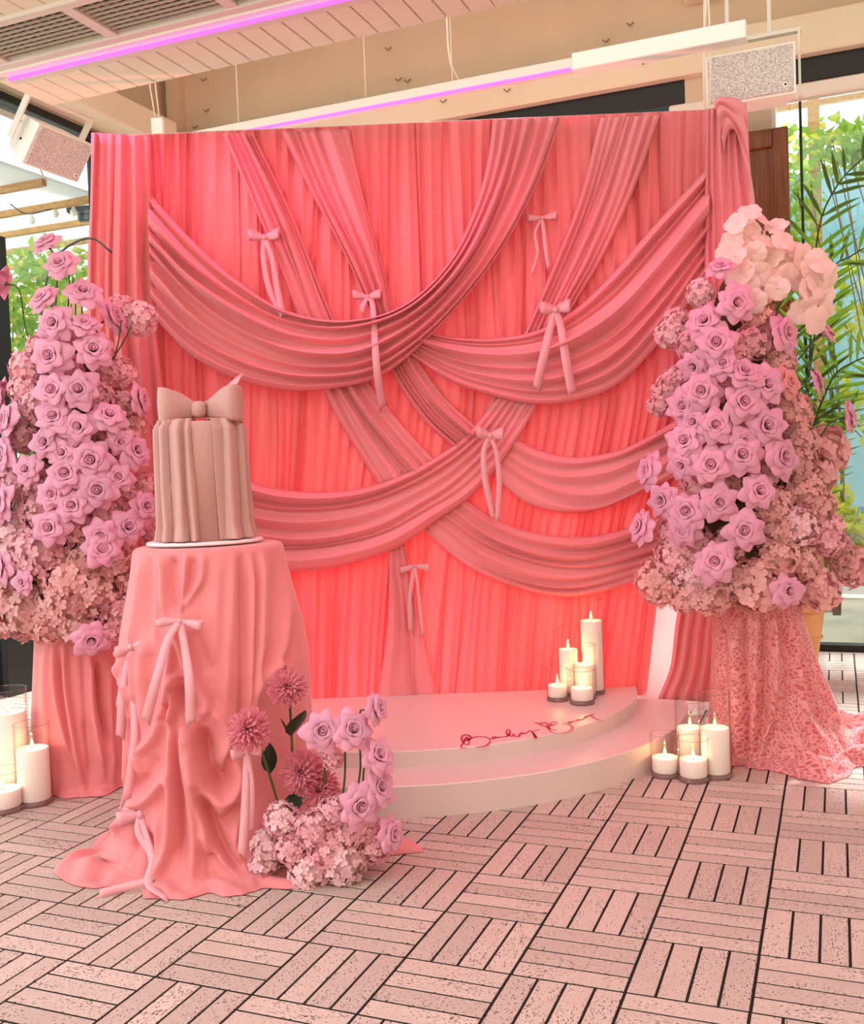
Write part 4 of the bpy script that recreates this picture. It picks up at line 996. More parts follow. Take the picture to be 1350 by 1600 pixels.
# ---- cake table
TY = 3.62; TC = atY(326, 850, TY); TZ = TC[2]; TC = np.array([TC[0], TY, 0.]); TR = .262
pedestal('cake_table', 'round pedestal table hidden under the coral satin cloth', 'table', TC, TR - .006, TZ - .004)
ts_ = [
    (T1([(460, 110), (488, 190), (490, 330), (500, 440)]), 5, .013), (T1([(615, 88), (605, 260), (588, 380), (578, 450)]), 3.5, .012),
    (T1([(700, 100), (690, 250), (620, 360), (585, 405)]), 6, .016), (T1([(540, 120), (540, 300), (565, 430)]), 8, -.02), (T1([(650, 130), (632, 290), (598, 385)]), 6, -.013),
    (T1([(372, 180), (366, 300), (350, 420), (318, 600)]), 6, .014), (T1([(412, 130), (415, 300), (408, 560)]), 7, -.012), (T1([(448, 150), (455, 350), (452, 600)]), 5, .008),
    (T1([(388, 580), (375, 750), (388, 930), (380, 1010)]), 7, .016), (T1([(430, 620), (425, 800), (440, 900)]), 9, -.012),
    (T1([(905, 110), (908, 350), (920, 650), (915, 950), (905, 1200)]), 8, -.022), (T1([(945, 120), (955, 350), (950, 650), (940, 1000)]), 6, .016), (T1([(1010, 100), (1005, 300), (1000, 600), (970, 950)]), 7, .02), (T1([(980, 130), (980, 400), (975, 700), (955, 950)]), 4, -.012),
    (T1([(860, 130), (850, 400), (830, 700), (820, 950)]), 9, .012), (T1([(780, 140), (770, 400), (760, 700)]), 12, .01),
    (T1([(1140, 110), (1155, 300), (1125, 540), (1080, 690), (985, 850)]), 9, .022), (T1([(1080, 150), (1090, 400), (1060, 620), (1000, 780)]), 9, -.012), (T1([(1180, 400), (1170, 600), (1110, 720)]), 9, -.014), (T1([(1060, 730), (1110, 700), (1170, 730)]), 6, .014),
    (T1([(578, 470), (545, 600), (525, 740), (500, 835)]), 7, .024), (T1([(582, 480), (604, 620), (640, 750), (712, 880), (716, 930), (675, 962), (630, 945)]), 8, .03), (T1([(640, 520), (690, 640), (740, 760)]), 12, -.012), (T1([(578, 500), (590, 620), (605, 740)]), 5, .014),
    (T1([(590, 810), (605, 900), (650, 1010)]), 15, -.045), (T1([(552, 770), (545, 900), (540, 1010)]), 5, .03), (T1([(470, 1010), (515, 860), (552, 775), (590, 765)]), 6, .024), (T1([(505, 900), (500, 1010)]), 7, -.03),
    (T1([(310, 610), (235, 655), (200, 735)]), 5, .016), (T1([(315, 640), (270, 760), (300, 830), (312, 920)]), 5, .02), (T1([(330, 640), (335, 760), (345, 900)]), 5, .016), (T1([(262, 680), (235, 780), (255, 950)]), 5, .018), (T1([(290, 660), (255, 800), (280, 980)]), 5, -.018),
    (T2([(550, 0), (545, 250), (540, 500), (528, 700), (475, 850), (500, 950)]), 8, .034), (T2([(590, 0), (602, 250), (640, 500), (658, 700), (640, 930)]), 8, .024), (T2([(568, 30), (572, 300), (585, 520), (590, 800)]), 6, -.028),
    (T2([(630, 20), (640, 150), (660, 280), (720, 420), (800, 485), (858, 445), (880, 330), (858, 220)]), 13, .04), (T2([(690, 90), (750, 290), (806, 370), (845, 290)]), 14, -.05), (T2([(720, -20), (800, 50), (835, 140), (800, 230), (750, 310)]), 11, .03), (T2([(790, 610), (850, 560), (880, 480)]), 12, -.03),
    (T2([(520, 0), (440, 150), (350, 232)]), 8, .024), (T2([(525, 330), (410, 470), (300, 505)]), 8, .024), (T2([(348, 240), (384, 350)]), 5, .018), (T2([(330, 40), (340, 180)]), 6, -.02), (T2([(470, 240), (400, 350), (330, 420)]), 10, -.016),
    (T2([(632, 240), (680, 500), (760, 720), (900, 870), (1050, 890)]), 7, .03), (T2([(690, 420), (770, 650), (860, 800), (960, 860)]), 12, -.04), (T2([(875, 560), (868, 720), (930, 850), (1000, 880)]), 7, .024), (T2([(740, 740), (750, 900)]), 9, -.03), (T2([(690, 620), (745, 800), (745, 900)]), 6, .02),
    (T2([(300, 560), (212, 650), (190, 740), (245, 785)]), 7, .024), (T2([(340, 730), (300, 835), (200, 860)]), 6, .018), (T2([(362, 580), (342, 720), (300, 850)]), 5, -.022), (T2([(240, 0), (232, 200), (240, 420)]), 5, .015), (T2([(300, 0), (310, 200), (300, 420)]), 6, .018), (T2([(270, 20), (275, 300), (260, 500)]), 5, -.02),
    (T2([(450, 560), (470, 700), (430, 880)]), 7, .018), (T2([(410, 640), (420, 780), (380, 900)]), 8, -.022)]
def pud_table(th):
    d = lambda a, w_: np.exp(-((np.angle(np.exp(1j * (th - a)))) / w_) ** 2)
    return .05 + .11 * d(math.radians(205), .35) + .05 * d(math.radians(262), .16) + .04 * d(math.radians(285), .12) + .10 * d(math.radians(310), .3) + .018 * np.sin(7 * th) + .012 * np.sin(13 * th + 1)
A, uv = hung_cloth(TC, [(TZ, .0), (TZ, TR - .02), (TZ - .004, TR - .004), (TZ - .014, TR + .004), (TZ - .1, TR + .018), (TZ - .3, TR + .062), (TZ - .42, TR + .078), (TZ - .6, TR + .076), (.25, TR + .085), (.1, TR + .105), (.03, TR + .14)], None,
                   [(9, .012, .3), (5, .01, 1.1)], ts_, pud_table, 420, 210, 4)
cl = thing('tablecloth', 'coral satin cloth gathered up with bows and pooling on the floor', 'tablecloth', tuple(TC))
cloth_obj('skirt', A, uv, 'satin', cl)
# a corner of the cloth trailing out behind the flowers
n_ = 24; tr = np.zeros((n_, 9, 3))
pa, pb = atZ(520, 1330, 0), atZ(655, 1329, 0)
for i in range(n_):
    t = i / (n_ - 1); cpt = pa + (pb - pa) * t; w_ = .09 * (1 - t) + .018
    for k in range(9):
        q = k / 8 * PI; tr[i, k] = cpt + np.array([.02 * math.cos(q), -math.cos(q) * w_, math.sin(q) * (.10 * (1 - t) ** .8 + .012) * (1 + .25 * math.sin(q * 3 + 3 * t)) + .003])
sub(cl, MB().grid(tr).build('trailing_corner', MT['satin']))
def cloth_bow(label, px, py, dy, L, wid, tails, rise):
    # lies on the cloth front
    x = atY(px, py, TY)[0] - TC[0]; rr = .385
    Y = TY - math.sqrt(max(rr ** 2 - x ** 2, .002)) - dy
    return bow(label, px, py, Y, L, wid, tails, rise, group='bows tied on the tablecloth')
cloth_bow('thin bow gathering the front of the tablecloth below the cake', 281, 970, .02, .075, .022, [([(262, 1000, -.02), (245, 1060, -.04), (228, 1125, -.04)], .035), ([(290, 1020, -.02), (296, 1070, -.05), (298, 1130, -.05)], .034)], (-.05, -.3))
cloth_bow('shiny bow at the outer side of the tablecloth', 204, 1011, .02, .05, .032, [([(196, 1050, 0), (190, 1100, -.0), (188, 1150, -.0)], .03), ([(206, 1060, 0), (210, 1150, -.02), (198, 1250, -.03)], .03)], (-.4, .05))
cloth_bow('low satin bow near the floor with tails trailing on the strips', 219, 1272, .05, .075, .045, [([(215, 1300, -.02), (238, 1340, -.06), (236, 1372, -.12), (155, 1397, -.16)], .03), ([(226, 1300, -.02), (238, 1345, -.07), (232, 1380, -.14), (262, 1403, -.2)], .032)], (-.2, .05))
cloth_bow('bow half hidden behind the mum bloom with long pale tails', 386, 1174, .06, .05, .03, [([(384, 1220, -.0), (382, 1280, -.01), (378, 1335, -.03)], .03), ([(392, 1220, 0), (392, 1260, 0), (390, 1300, 0)], .026)], (-.2, .2))

# ---- pink plinth under the side flowers
LC = np.array([atY(128, 1100, 4.46)[0], 4.46, 0]); LH = .74
pedestal('flower_stand', 'round plinth under smooth coral cloth carrying the rose tower', 'flower stand', LC, .17, LH - .004)
Q = lambda pts: [(x / 5, 980 + y / 5) for x, y in pts]
ls_ = [(Q([(430, 90), (445, 500), (530, 900), (640, 1190)]), 5, .022), (Q([(500, 100), (525, 500), (600, 1000), (655, 1270)]), 5, .024), (Q([(470, 200), (490, 600), (590, 1080), (640, 1230)]), 4, -.02), (Q([(700, 200), (720, 650), (805, 1160)]), 6, .024), (Q([(760, 250), (785, 600), (860, 950)]), 5, -.026), (Q([(840, 250), (850, 700), (880, 1200)]), 5, .02), (Q([(600, 200), (640, 700), (720, 1100)]), 10, .01), (Q([(380, 100), (350, 500), (400, 1200)]), 6, .012), (Q([(660, 700), (720, 1150)]), 6, -.014)]
A, uv = hung_cloth(LC, [(LH, 0), (LH, .16), (LH - .004, .172), (LH - .02, .178), (.5, .195), (.3, .21), (.1, .225), (.03, .235)], None, [(11, .012, .2), (6, .012, .9)], ls_, lambda th: .03 + .02 * np.sin(5 * th + 1) + .012 * np.sin(11 * th), 300, 130, 6)
c2 = thing('stand_cloth', 'plain coral satin cloth falling from the rose tower plinth', 'cloth', tuple(LC)); cloth_obj('skirt', A, uv, 'satin', c2)

# ---- lace draped plinth
RC = np.array([atY(1182, 1000, 4.52)[0], 4.52, 0]); RH = .74
pedestal('flower_stand', 'round plinth under pink lace carrying the blossom tower', 'flower stand', RC, .18, RH - .004)
LQ = lambda pts: [(960 + x / 3.4615, 900 + y / 3.4615) for x, y in pts]
rs_ = [(LQ([(530, 220), (515, 400), (510, 620)]), 5, .014), (LQ([(700, 180), (700, 500), (715, 800), (700, 1040)]), 5, -.03), (LQ([(640, 180), (650, 500), (660, 900), (670, 1050)]), 8, .02), (LQ([(770, 180), (765, 500), (760, 800), (740, 1030)]), 6, .022), (LQ([(860, 170), (870, 500), (850, 750), (780, 1020)]), 5, .03), (LQ([(820, 200), (820, 500), (800, 760), (750, 1000)]), 6, -.024), (LQ([(940, 170), (1000, 500), (1030, 750), (1120, 880)]), 6, .026), (LQ([(900, 200), (950, 500), (940, 800), (930, 960)]), 11, -.02), (LQ([(970, 200), (1080, 500), (1200, 720), (1290, 850)]), 7, .02), (LQ([(990, 400), (1060, 650), (1150, 830)]), 6, -.02), (LQ([(970, 850), (1040, 1000), (1050, 1100)]), 6, .02), (LQ([(590, 220), (590, 500), (600, 700)]), 5, -.016)]
def pud_lace(th):
    d = lambda a, w_: np.exp(-((np.angle(np.exp(1j * (th - a)))) / w_) ** 2)
    return .03 + .55 * d(math.radians(5), .5) + .16 * d(math.radians(275), .35) + .10 * d(math.radians(320), .3) + .02 * np.sin(9 * th) * np.cos(th * .5) ** 2
A, uv = hung_cloth(RC, [(RH, 0), (RH, .17), (RH - .004, .182), (RH - .02, .19), (.5, .205), (.3, .235), (.12, .275), (.04, .30)], lambda f_: .09 * np.clip(f_, 0, 1) ** 1.6, [(10, .02, .5), (7, .02, .2)], rs_, pud_lace, 360, 160, 8, 1.7)
c3 = thing('stand_cloth', 'pink lace cloth falling from the blossom tower plinth and trailing on the floor', 'cloth', tuple(RC)); cloth_obj('skirt', A, uv, 'lace', c3)

# ================================================================== CAKE
CKZ = TZ + .006; CC0 = np.array([atY(321, 850, TY)[0], TY, CKZ])
bdg = thing('cake_board', 'thin round white cake board on the tablecloth', 'cake board', tuple(CC0), None)
MB().lathe([(0, 0), (.205, 0), (.207, .005), (.205, .010), (0, .010)], n=56).build('disc', MT['board'], bdg)
CB = CC0 + [0, 0, .0105]; RK = .138; HK = atY(325, 660, TY)[2] - CB[2]
ck = thing('cake', 'tall dusty pink fondant cake with hanging folds and a bow on top', 'cake', tuple(CB))
MB().lathe([(0, 0), (RK, 0), (RK, HK - .012), (RK - .004, HK - .003), (RK - .012, HK), (0, HK)], n=64).build('tier', MT['fondant'], ck)
def fondant_fold(edges, lab=None):
    """edges: list of (theta_deg_top, theta_deg_bottom, r_out_top, r_out_bottom) across the sheet; folds stand proud of the tier"""
    nz = 60; cols = []
    E_ = np.array(edges, float); m = len(E_); k = np.linspace(0, m - 1, (m - 1) * 8 + 1)
    A = np.zeros((nz, len(k), 3))
    for i in range(nz):
        f_ = i / (nz - 1); z = HK * (1 - f_) + .004
        th = 12.8 + E_[:, 0] * (1 - f_ ** 2) + E_[:, 1] * f_ ** 2; ro = E_[:, 2] * (1 - f_) + E_[:, 3] * f_
        wv = 1.6 * math.sin(f_ * 7 + 1) * f_
        ks = np.floor(k).astype(int).clip(0, m - 2); t = k - ks; t2 = t * t * (3 - 2 * t)
        thi = np.radians(th[ks] * (1 - t) + th[ks + 1] * t + wv * np.sin(k * 2.)); ri = RK + .002 + ro[ks] * (1 - t2) + ro[ks + 1] * t2 + .010 * max(0, f_ - .88) / .12 * (ro[ks] * (1 - t2) + ro[ks + 1] * t2 > .01)
        if i < 4: ri = ri - (4 - i) * .004
        A[i] = np.stack([ri * np.cos(thi), ri * np.sin(thi), np.full_like(ri, z)], -1)
    topring = A[0].copy(); topring[:, :2] *= .45; topring[:, 2] = HK + .005
    A[0, :, 2] = HK + .006
    A = np.concatenate([topring[None], A])
    o = MB().grid(A).build('fondant_fold', MT['fondant'], ck)
    so = o.modifiers.new('fondant_thickness', 'SOLIDIFY'); so.thickness = .004
# angles: -90 faces the camera, -180 is towards the flowers
fondant_fold([(-258, -262, .002, .006), (-228, -230, .014, .026), (-222, -224, .003, .006), (-192, -192, .018, .028), (-187, -187, .002, .004), (-165, -163, .024, .030), (-161, -159, .002, .004), (-143, -141, .026, .032), (-139, -137, .002, .003), (-118, -116, .024, .030), (-114, -112, .001, .002), (-106, -101, .014, .020), (-103, -97, .0, .0)])
fondant_fold([(-73, -69, .001, .001), (-60, -60, .001, .001), (-46, -46, .0, .0)])
fondant_fold([(-57, -60, .0, .001), (-53, -55, .022, .030), (-37, -37, .010, .014), (-33, -32, .001, .002), (-29, -28, .024, .036), (-10, -10, .012, .016), (-6, -6, .002, .004), (0, 0, .020, .036), (24, 26, .008, .012), (30, 30, .002, .004), (50, 50, .014, .03), (80, 82, .002, .006)])
# bow
bwz = HK + .012
def cake_loop(sg):
    n = 34; m = 11; A = np.zeros((n, m, 3)); L = .140
    for i in range(n):
        t = i / (n - 1)
        x = L * math.sin(PI * t) ** .62; f_ = x / L
        dep = .062 * math.sin(2 * PI * t)
        hh = .046 + .082 * math.sin(f_ * PI / 2) ** 1.3; z0 = bwz - .010 + .018 * (1 - f_) ** 1.2 - .006 * f_
        for k in range(m):
            q = k / (m - 1); bl = math.sin(PI * q)
            A[i, k] = (sg * (x + .004 + .004 * bl * f_), -dep - .016 * bl * (1 if t < .5 else -1) * math.sin(PI * min(1, f_)), z0 + hh * q)
    o = MB().grid(A).build('bow_loop', MT['fondant'], ck)
    so = o.modifiers.new('fondant_thickness', 'SOLIDIFY'); so.thickness = .004; so.offset = 0
    o.location = (.014, -.03, 0)
cake_loop(-1); cake_loop(1)
kn = MB().lathe([(.0, -.03), (.020, -.028), (.030, -.018), (.032, 0), (.030, .018), (.020, .028), (0, .03)], n=20).build('bow_knot', MT['fondant'], ck); kn.location = (.010, -.05, bwz + .032); kn.scale = (.85, .8, 1.0)
A = strip(catmull([(.02, .02, bwz + .03), (.08, .06, bwz + .10), (.125, .05, bwz + .135), (.15, .03, bwz + .142)], 16), np.linspace(.03, .05, 16), (.2, .6, .7))
o = MB().grid(A).build('bow_tail', MT['ribbon'], ck)
so = o.modifiers.new('fondant_thickness', 'SOLIDIFY'); so.thickness = .003

# ================================================================== FLOWERS
def petal_grid(r0, R_, phi, W, tip, curl, cup, nT=7, nS=7, wave=0., ph=0.):
    """one petal standing around +z; phi = opening from the axis; broad, with a small point and a rolled-back rim"""
    A = np.zeros((nT, nS, 3))
    for i in range(nT):
        t = i / (nT - 1)
        rho = r0 + R_ * (math.sin(phi) * t); z = R_ * math.cos(phi) * t + R_ * .16 * math.sin(PI * t)
        roll = max(0, t - .55) / .45
        rho += curl * roll ** 1.5; z -= curl * 1.1 * roll ** 2
        w_ = W * (.30 + .70 * math.sin(min(1., t * 1.15) * PI / 2)) * (1 if t < .8 else 1 - .30 * ((t - .8) / .2) ** 1.6)
        for k in range(nS):
            s = 2 * k / (nS - 1) - 1
            corner = (1 - .30 * abs(s) ** 2.2 * t ** 2)
            rr = (r0 + (rho - r0) * corner) + tip * max(0, 1 - 2.2 * abs(s)) * t ** 6
            a = s * w_ / max(rho, .16)
            a = max(-1.9, min(1.9, a))
            A[i, k] = (rr * math.cos(a * (1 - .0)), rr * math.sin(a), z * (1 - .10 * abs(s) ** 2 * t) + cup * .18 * (abs(s) ** 2) * t * (1 - roll) - cup * .30 * roll * abs(s) ** 1.5 * curl * 3 + wave * math.sin(3 * s + ph) * t * t)
    return A
def rotz(A, a):
    c_, s_ = math.cos(a), math.sin(a); B = A.copy(); B[..., 0] = A[..., 0] * c_ - A[..., 1] * s_; B[..., 1] = A[..., 0] * s_ + A[..., 1] * c_; return B
def rose_core(seed, m):
    r = np.random.default_rng(seed); mb = MB()
    mb.lathe([(0, .05), (.07, .12), (.075, .45), (.04, .54), (0, .56)], n=10)
    a = r.random() * 6
    for k in range(5):                                        # tight spiral heart
        f_ = k / 4; A = petal_grid(.03 + .055 * f_, .40 - .02 * f_, .06 + .14 * f_, .13 + .17 * f_, 0, .01 + .03 * f_, .0); A[..., 2] += .20 - .02 * k
        mb.grid(rotz(A, a)); a += 2.25
    for k in range(4):
        A = petal_grid(.14, .50, .36, .42, .02, .08, .2, wave=.015, ph=r.random() * 6); A[..., 2] += .10
        mb.grid(rotz(A, a + k * 2 * PI / 4 + r.normal() * .12))
    a += .7
    for k in range(5):
        A = petal_grid(.16, .66, .68 + .05 * r.normal(), .60, .05, .13, .3, wave=.02, ph=r.random() * 6); A[..., 2] += .03
        mb.grid(rotz(A, a + k * 2 * PI / 5 + r.normal() * .12))
    return mb.data('rose', m)
def rose_petals(seed, m):
    r = np.random.default_rng(seed); out = []
    for k in range(3):
        A = petal_grid(.16, (.70 + .05 * r.normal()), 1.08 + .12 * r.normal(), .70 + .04 * r.normal(), .10, .17, .4, 8, 7, .035, r.random() * 6); A[..., 2] -= .05
        out.append(MB().grid(A).data('petal', m))
    return out
RC_ = {n: [rose_core(s, MT[n]) for s in range(4)] for n in ('rose', 'rosep')}
RP_ = {n: [q for s in range(2) for q in rose_petals(s + 9, MT[n])] for n in ('rose', 'rosep')}
calyx_me = MB().lathe([(0, -.28), (.07, -.22), (.13, -.1), (.16, .02), (.1, .05), (0, .05)], n=8).data('calyx', MT['stem'])
def face(n, spin):
    return Vector(n).to_track_quat('Z', 'Y') @ Quaternion((0, 0, 1), spin)
def rose(parent, p, n, d, m='rose'):
    r = random; q = face(n, r.random() * 6.28)
    loc = Vector(p) - parent.location
    o = inst('rose', r.choice(RC_[m]), parent, loc, q, d / 2)
    a = r.random() * 6
    for k in range(7):
        c = inst('petal', r.choice(RP_[m]), o); c.rotation_euler = (r.gauss(0, .05), r.gauss(0, .07), a + k * 2 * PI / 7 + r.gauss(0, .08)); c.scale = (r.uniform(.92, 1.08),) * 3
    inst('calyx', calyx_me, o)
    return o
def floret(mb, p, n, s, r, round_=False):
    n = n / np.linalg.norm(n); t = np.cross(n, r.normal(size=3)); t /= np.linalg.norm(t); b = np.cross(n, t)
    for k in range(4):
        a = k * PI / 2 + r.normal() * .12; d = t * math.cos(a) + b * math.sin(a); e = -t * math.sin(a) + b * math.cos(a)
        l = s * (.85 + .3 * r.random()); w_ = l * .46; up = n * l * (.18 + .25 * r.random())
        c = p + n * s * .02
        V = [c, c + d * l * .5 + e * w_ + up * .45, c + d * l * .92 + e * w_ * .55 + up * .55, c + d * l * 1.02 + up * .3, c + d * l * .92 - e * w_ * .55 + up * .55, c + d * l * .5 - e * w_ + up * .45, c + d * l * .55 + up * .12]
        mb.add(V, [(0, 1, 6), (1, 2, 6), (2, 3, 6), (3, 4, 6), (4, 5, 6), (5, 0, 6)])
def head_mesh(seed, m, n=130, fs=.205):
    r = np.random.default_rng(seed); mb = MB()
    for i in range(n):
        z = 1 - 2 * (i + .5) / n; a = i * 2.39996; s = math.sqrt(1 - z * z)
        d = np.array([s * math.cos(a), s * math.sin(a), z]) + r.normal(size=3) * .12; d /= np.linalg.norm(d)
        floret(mb, d * (.82 + .14 * r.random()), d + r.normal(size=3) * .25, fs, r)
    mb.lathe([(0, -.7), (.5, -.5), (.72, 0), (.5, .5), (0, .7)], n=10)
    return mb.data('hydrangea_head', m)
HM_ = {n: [head_mesh(s, MT[n]) for s in range(3)] for n in ('hyd', 'hydc', 'hydl')}
HB_ = {n: [head_mesh(s + 7, MT[n], 60, .32) for s in range(2)] for n in ('hyd', 'hydc', 'hydl')}
def mum_mesh(seed):
    r = np.random.default_rng(seed); mb = MB()
    n = 190
    for i in range(n):
        f_ = i / n; ph = .05 + 2.25 * f_ ** .62; a = i * 2.39996 + r.normal() * .1
        L = (.62 + .34 * min(1, f_ * 1.5) ** .7) * (.88 + .22 * r.random())
        d = np.array([math.sin(ph) * math.cos(a), math.sin(ph) * math.sin(a), math.cos(ph)]); e = np.array([-math.sin(a), math.cos(a), 0]); u = np.cross(e, d)
        w_ = .062; V = []; hook = u * (-.16) if f_ > .25 else u * .10
        for (t, ww, cz) in ((.1, .5, 0), (.55, 1., 0.), (.85, 1.05, .35), (1., .5, 1.)):
            c = d * L * t + hook * cz * L; V += [c - e * w_ * ww - u * w_ * .9 * ww, c, c + e * w_ * ww - u * w_ * .9 * ww]
        mb.add(V, [(3 * k + s, 3 * k + s + 1, 3 * k + s + 4, 3 * k + s + 3) for k in range(3) for s in range(2)])
    return mb.data('mum_bloom', MT['mum'])
MUM_ = [mum_mesh(s) for s in range(2)]
def blossom_mesh(seed):
    r = np.random.default_rng(seed); mb = MB()
    for k in range(4):
        a = k * PI / 2 + r.normal() * .12; A = np.zeros((7, 7, 3)); tl = r.normal() * .12; lift = .06 * (k % 2)
        for i in range(7):
            t = i / 6
            for j in range(7):
                s = 2 * j / 6 - 1; w_ = .60 * math.sqrt(max(0., 1 - (2 * (t * .93 + .07) - 1) ** 2)) ** .8 + .03
                A[i, j] = (.04 + t * (1.0 + .1 * tl), s * w_, lift + .10 + .34 * t - .30 * t * t - .16 * s * s * w_ + tl * s * .35 * t + .03 * math.sin(5 * s + k))
        mb.grid(rotz(A, a))
    mb.lathe([(0, .05), (.07, .1), (.08, .16), (.0, .22)], n=8)
    return mb.data('blossom', MT['blossom'])
BL_ = [blossom_mesh(s) for s in range(3)]
leaf_me = []
for s in range(2):
    A = np.zeros((7, 5, 3))
    for i in range(7):
        t = i / 6; w_ = .42 * math.sin(PI * t ** .8) ** .9
        for k in range(5):
            q = 2 * k / 4 - 1; A[i, k] = (q * w_, .12 * abs(q) * w_ * 2 + .1 * t * t, t)
    leaf_me.append(MB().grid(A).data('leaf', MT['leafdark']))

class Arr:
    def __init__(s, name, label, x0, hw, Y, D, base, core):
        """x0(y), hw(y): axis and half width of the mass in the picture; Y depth of the axis, D half depth"""
        s.t = thing(name, label, 'flower arrangement', base, 'flower arrangements'); s.x0, s.hw, s.Y, s.D = x0, hw, Y, D
        for (c, sz) in core:
            r = np.random.default_rng(3); mb = MB(); n, m = 12, 18; A = np.zeros((n, m, 3))
            for i in range(n):
                for k in range(m):
                    ph, th = PI * i / (n - 1), 2 * PI * k / m
                    d = np.array([math.sin(ph) * math.cos(th), math.sin(ph) * math.sin(th), math.cos(ph)]) * (1 + .1 * math.sin(5 * th + 3 * ph))
                    A[i, k] = np.array(c) + d * np.array(sz)
            o = mb.grid(A, True).build('mossy_core', MT['foam']); sub(s.t, o)
    def place(s, px, py, back=0.):
        dx = (px - s.x0(py)) / s.hw(py); c = max(-.97, min(.97, dx)); f_ = math.sqrt(1 - c * c)
        return atY(px, py, s.Y - s.D * f_ + back), np.array([c * .85, -f_ - .25, .18])
    def rose(s, px, py, d, tilt=(0, 0, 0), m='rose', back=-.05, stem=None):
        p, n = s.place(px, py, back)
        n = n + np.array(tilt) + np.array([random.gauss(0, .1), 0, random.gauss(0, .1)])
        dm = d / F * p[1] * 1.2
        o = rose(s.t, p, n, dm, m)
        if stem is not None:
            q = atY(stem[0], stem[1], s.Y - .02); nn = n / np.linalg.norm(n); b = p - nn * dm * .1
            sub(s.t, MB().tube(catmull([b, b - nn * .05 + [0, 0, -.01], (b + q) / 2 + [.0, .02, -.01], q], 14), .0035, 6).build('stem', MT['stem']))
    def head(s, px, py, r, m='hyd', big=False, back=.0):
        p, n = s.place(px, py, back); rm = r / F * p[1]
        o = inst('hydrangea_head', random.choice((HB_ if big else HM_)[m]), s.t, Vector(p) - s.t.location, face(n, random.random() * 6), (rm, rm, rm * .9))
U_, L_T, R_T = (0, .2, .9), (-.9, .2, .1), (.9, .2, .1)

# ---- tall rose tower on the pink plinth
LA = Arr('flower_arrangement', 'tall tower of mauve roses and hydrangea on the pink plinth beside the cake', lambda y: 105 + max(0, 620 - y) * .02, lambda y: 60 + max(0, min(1, (y - 480) / 260)) * 75, 4.42, .27, (LC[0], LC[1], LH),
         [(atY(108, 860, 4.44), (.24, .2, .36)), (atY(105, 650, 4.42), (.17, .15, .36)), (atY(110, 960, 4.44), (.25, .18, .12))])
for a in ((75, 384, 46, U_, (90, 560)), (97, 416, 50, (0, .1, .5), (105, 560)), (8, 443, 44, (-1, .6, .5), (60, 570)), (72, 471, 52, (0, .1, .7), (95, 560)), (129, 461, 52, (.2, .1, .4), (120, 560)), (172, 498, 56, (.9, .1, .2), (140, 600))):
    LA.rose(a[0], a[1], a[2], a[3], stem=a[4])
for a in ((89, 506, 54), (132, 510, 44, U_), (82, 558, 60), (145, 547, 56), (86, 611, 58), (125, 609, 56), (8, 614, 44, L_T), (215, 626, 48, R_T), (169, 654, 54, (.1, 0, .4)), (87, 654, 54, (.2, 0, .3)), (124, 668, 52), (18, 658, 60, (-.3, 0, 0)), (75, 693, 52), (13, 710, 54, (-.3, 0, 0)), (208, 707, 54, (.4, 0, .2)), (143, 718, 62), (105, 741, 60), (184, 746, 46), (153, 765, 60), (84, 772, 48), (11, 786, 56, (-.3, 0, 0)), (115, 792, 52), (224, 793, 50, (.2, 0, 0)), (81, 824, 56), (199, 824, 50), (158, 838, 52), (160, 857, 58, (.1, 0, -.1)), (8, 886, 46, (-.4, 0, 0)), (39, 910, 36), (143, 997, 54, (.2, 0, -.5)), (100, 708, 44), (45, 735, 46), (188, 690, 40)):
    LA.rose(*a[:3], *(a[3:4] or [(0, 0, 0)]))
for a in ((42, 575, 30, 'hyd'), (65, 545, 26, 'hyd'), (40, 610, 30, 'hyd'), (192, 488, 28, 'hyd'), (217, 497, 30, 'hydl'), (188, 585, 28, 'hyd'), (165, 585, 24, 'hyd'), (60, 635, 32, 'hyd'), (190, 635, 26, 'hyd'), (205, 665, 26, 'hydc'), (190, 690, 30, 'hydc'), (165, 690, 24, 'hydc'), (30, 750, 36, 'hyd'), (60, 755, 34, 'hyd'), (22, 835, 36, 'hydl'), (64, 862, 50, 'hyd'), (20, 880, 40, 'hydl'), (108, 905, 46, 'hydc'), (100, 940, 46, 'hydc'), (42, 955, 48, 'hydc'), (150, 925, 42, 'hydc'), (20, 925, 36, 'hydc'), (188, 955, 36, 'hyd'), (172, 985, 26, 'hyd'), (205, 905, 28, 'hydl'), (192, 775, 26, 'hyd'), (242, 838, 22, 'hyd'), (120, 975, 34, 'hydc'), (75, 975, 34, 'hydc'), (135, 870, 34, 'hydc'), (185, 880, 34, 'hydc'), (115, 520, 24, 'hyd'), (105, 575, 26, 'hyd'), (35, 680, 30, 'hyd'), (150, 620, 30, 'hyd'), (100, 690, 30, 'hyd'), (60, 800, 34, 'hyd'), (170, 800, 34, 'hyd'), (120, 820, 34, 'hyd'), (225, 760, 24, 'hyd'), (5, 830, 34, 'hydl'), (-5, 960, 40, 'hydc'), (5, 740, 30, 'hyd')):
    LA.head(*a, back=.07)
for (x, y) in ((110, 780), (60, 880), (160, 900), (100, 650), (120, 560)):     # far side of the tower
    for k in range(2): LA.head(x + random.uniform(-60, 60), y, 44, random.choice(('hyd', 'hydc')), back=.45)
for (x0, y0, x1, y1) in ((165, 575, 205, 510), (172, 580, 190, 500), (112, 590, 118, 470), (85, 560, 82, 470)):
    sub(LA.t, MB().tube(catmull([atY(x0, y0, 4.36), atY((x0 + x1) / 2 + 3, (y0 + y1) / 2, 4.3), atY(x1, y1, 4.27)], 10), .003, 5).build('stem', MT['stem']))
P = catmull([atY(68, 545, 4.42), atY(66, 470, 4.42), atY(90, 400, 4.42), atY(140, 372, 4.42), atY(175, 395, 4.45)], 24)
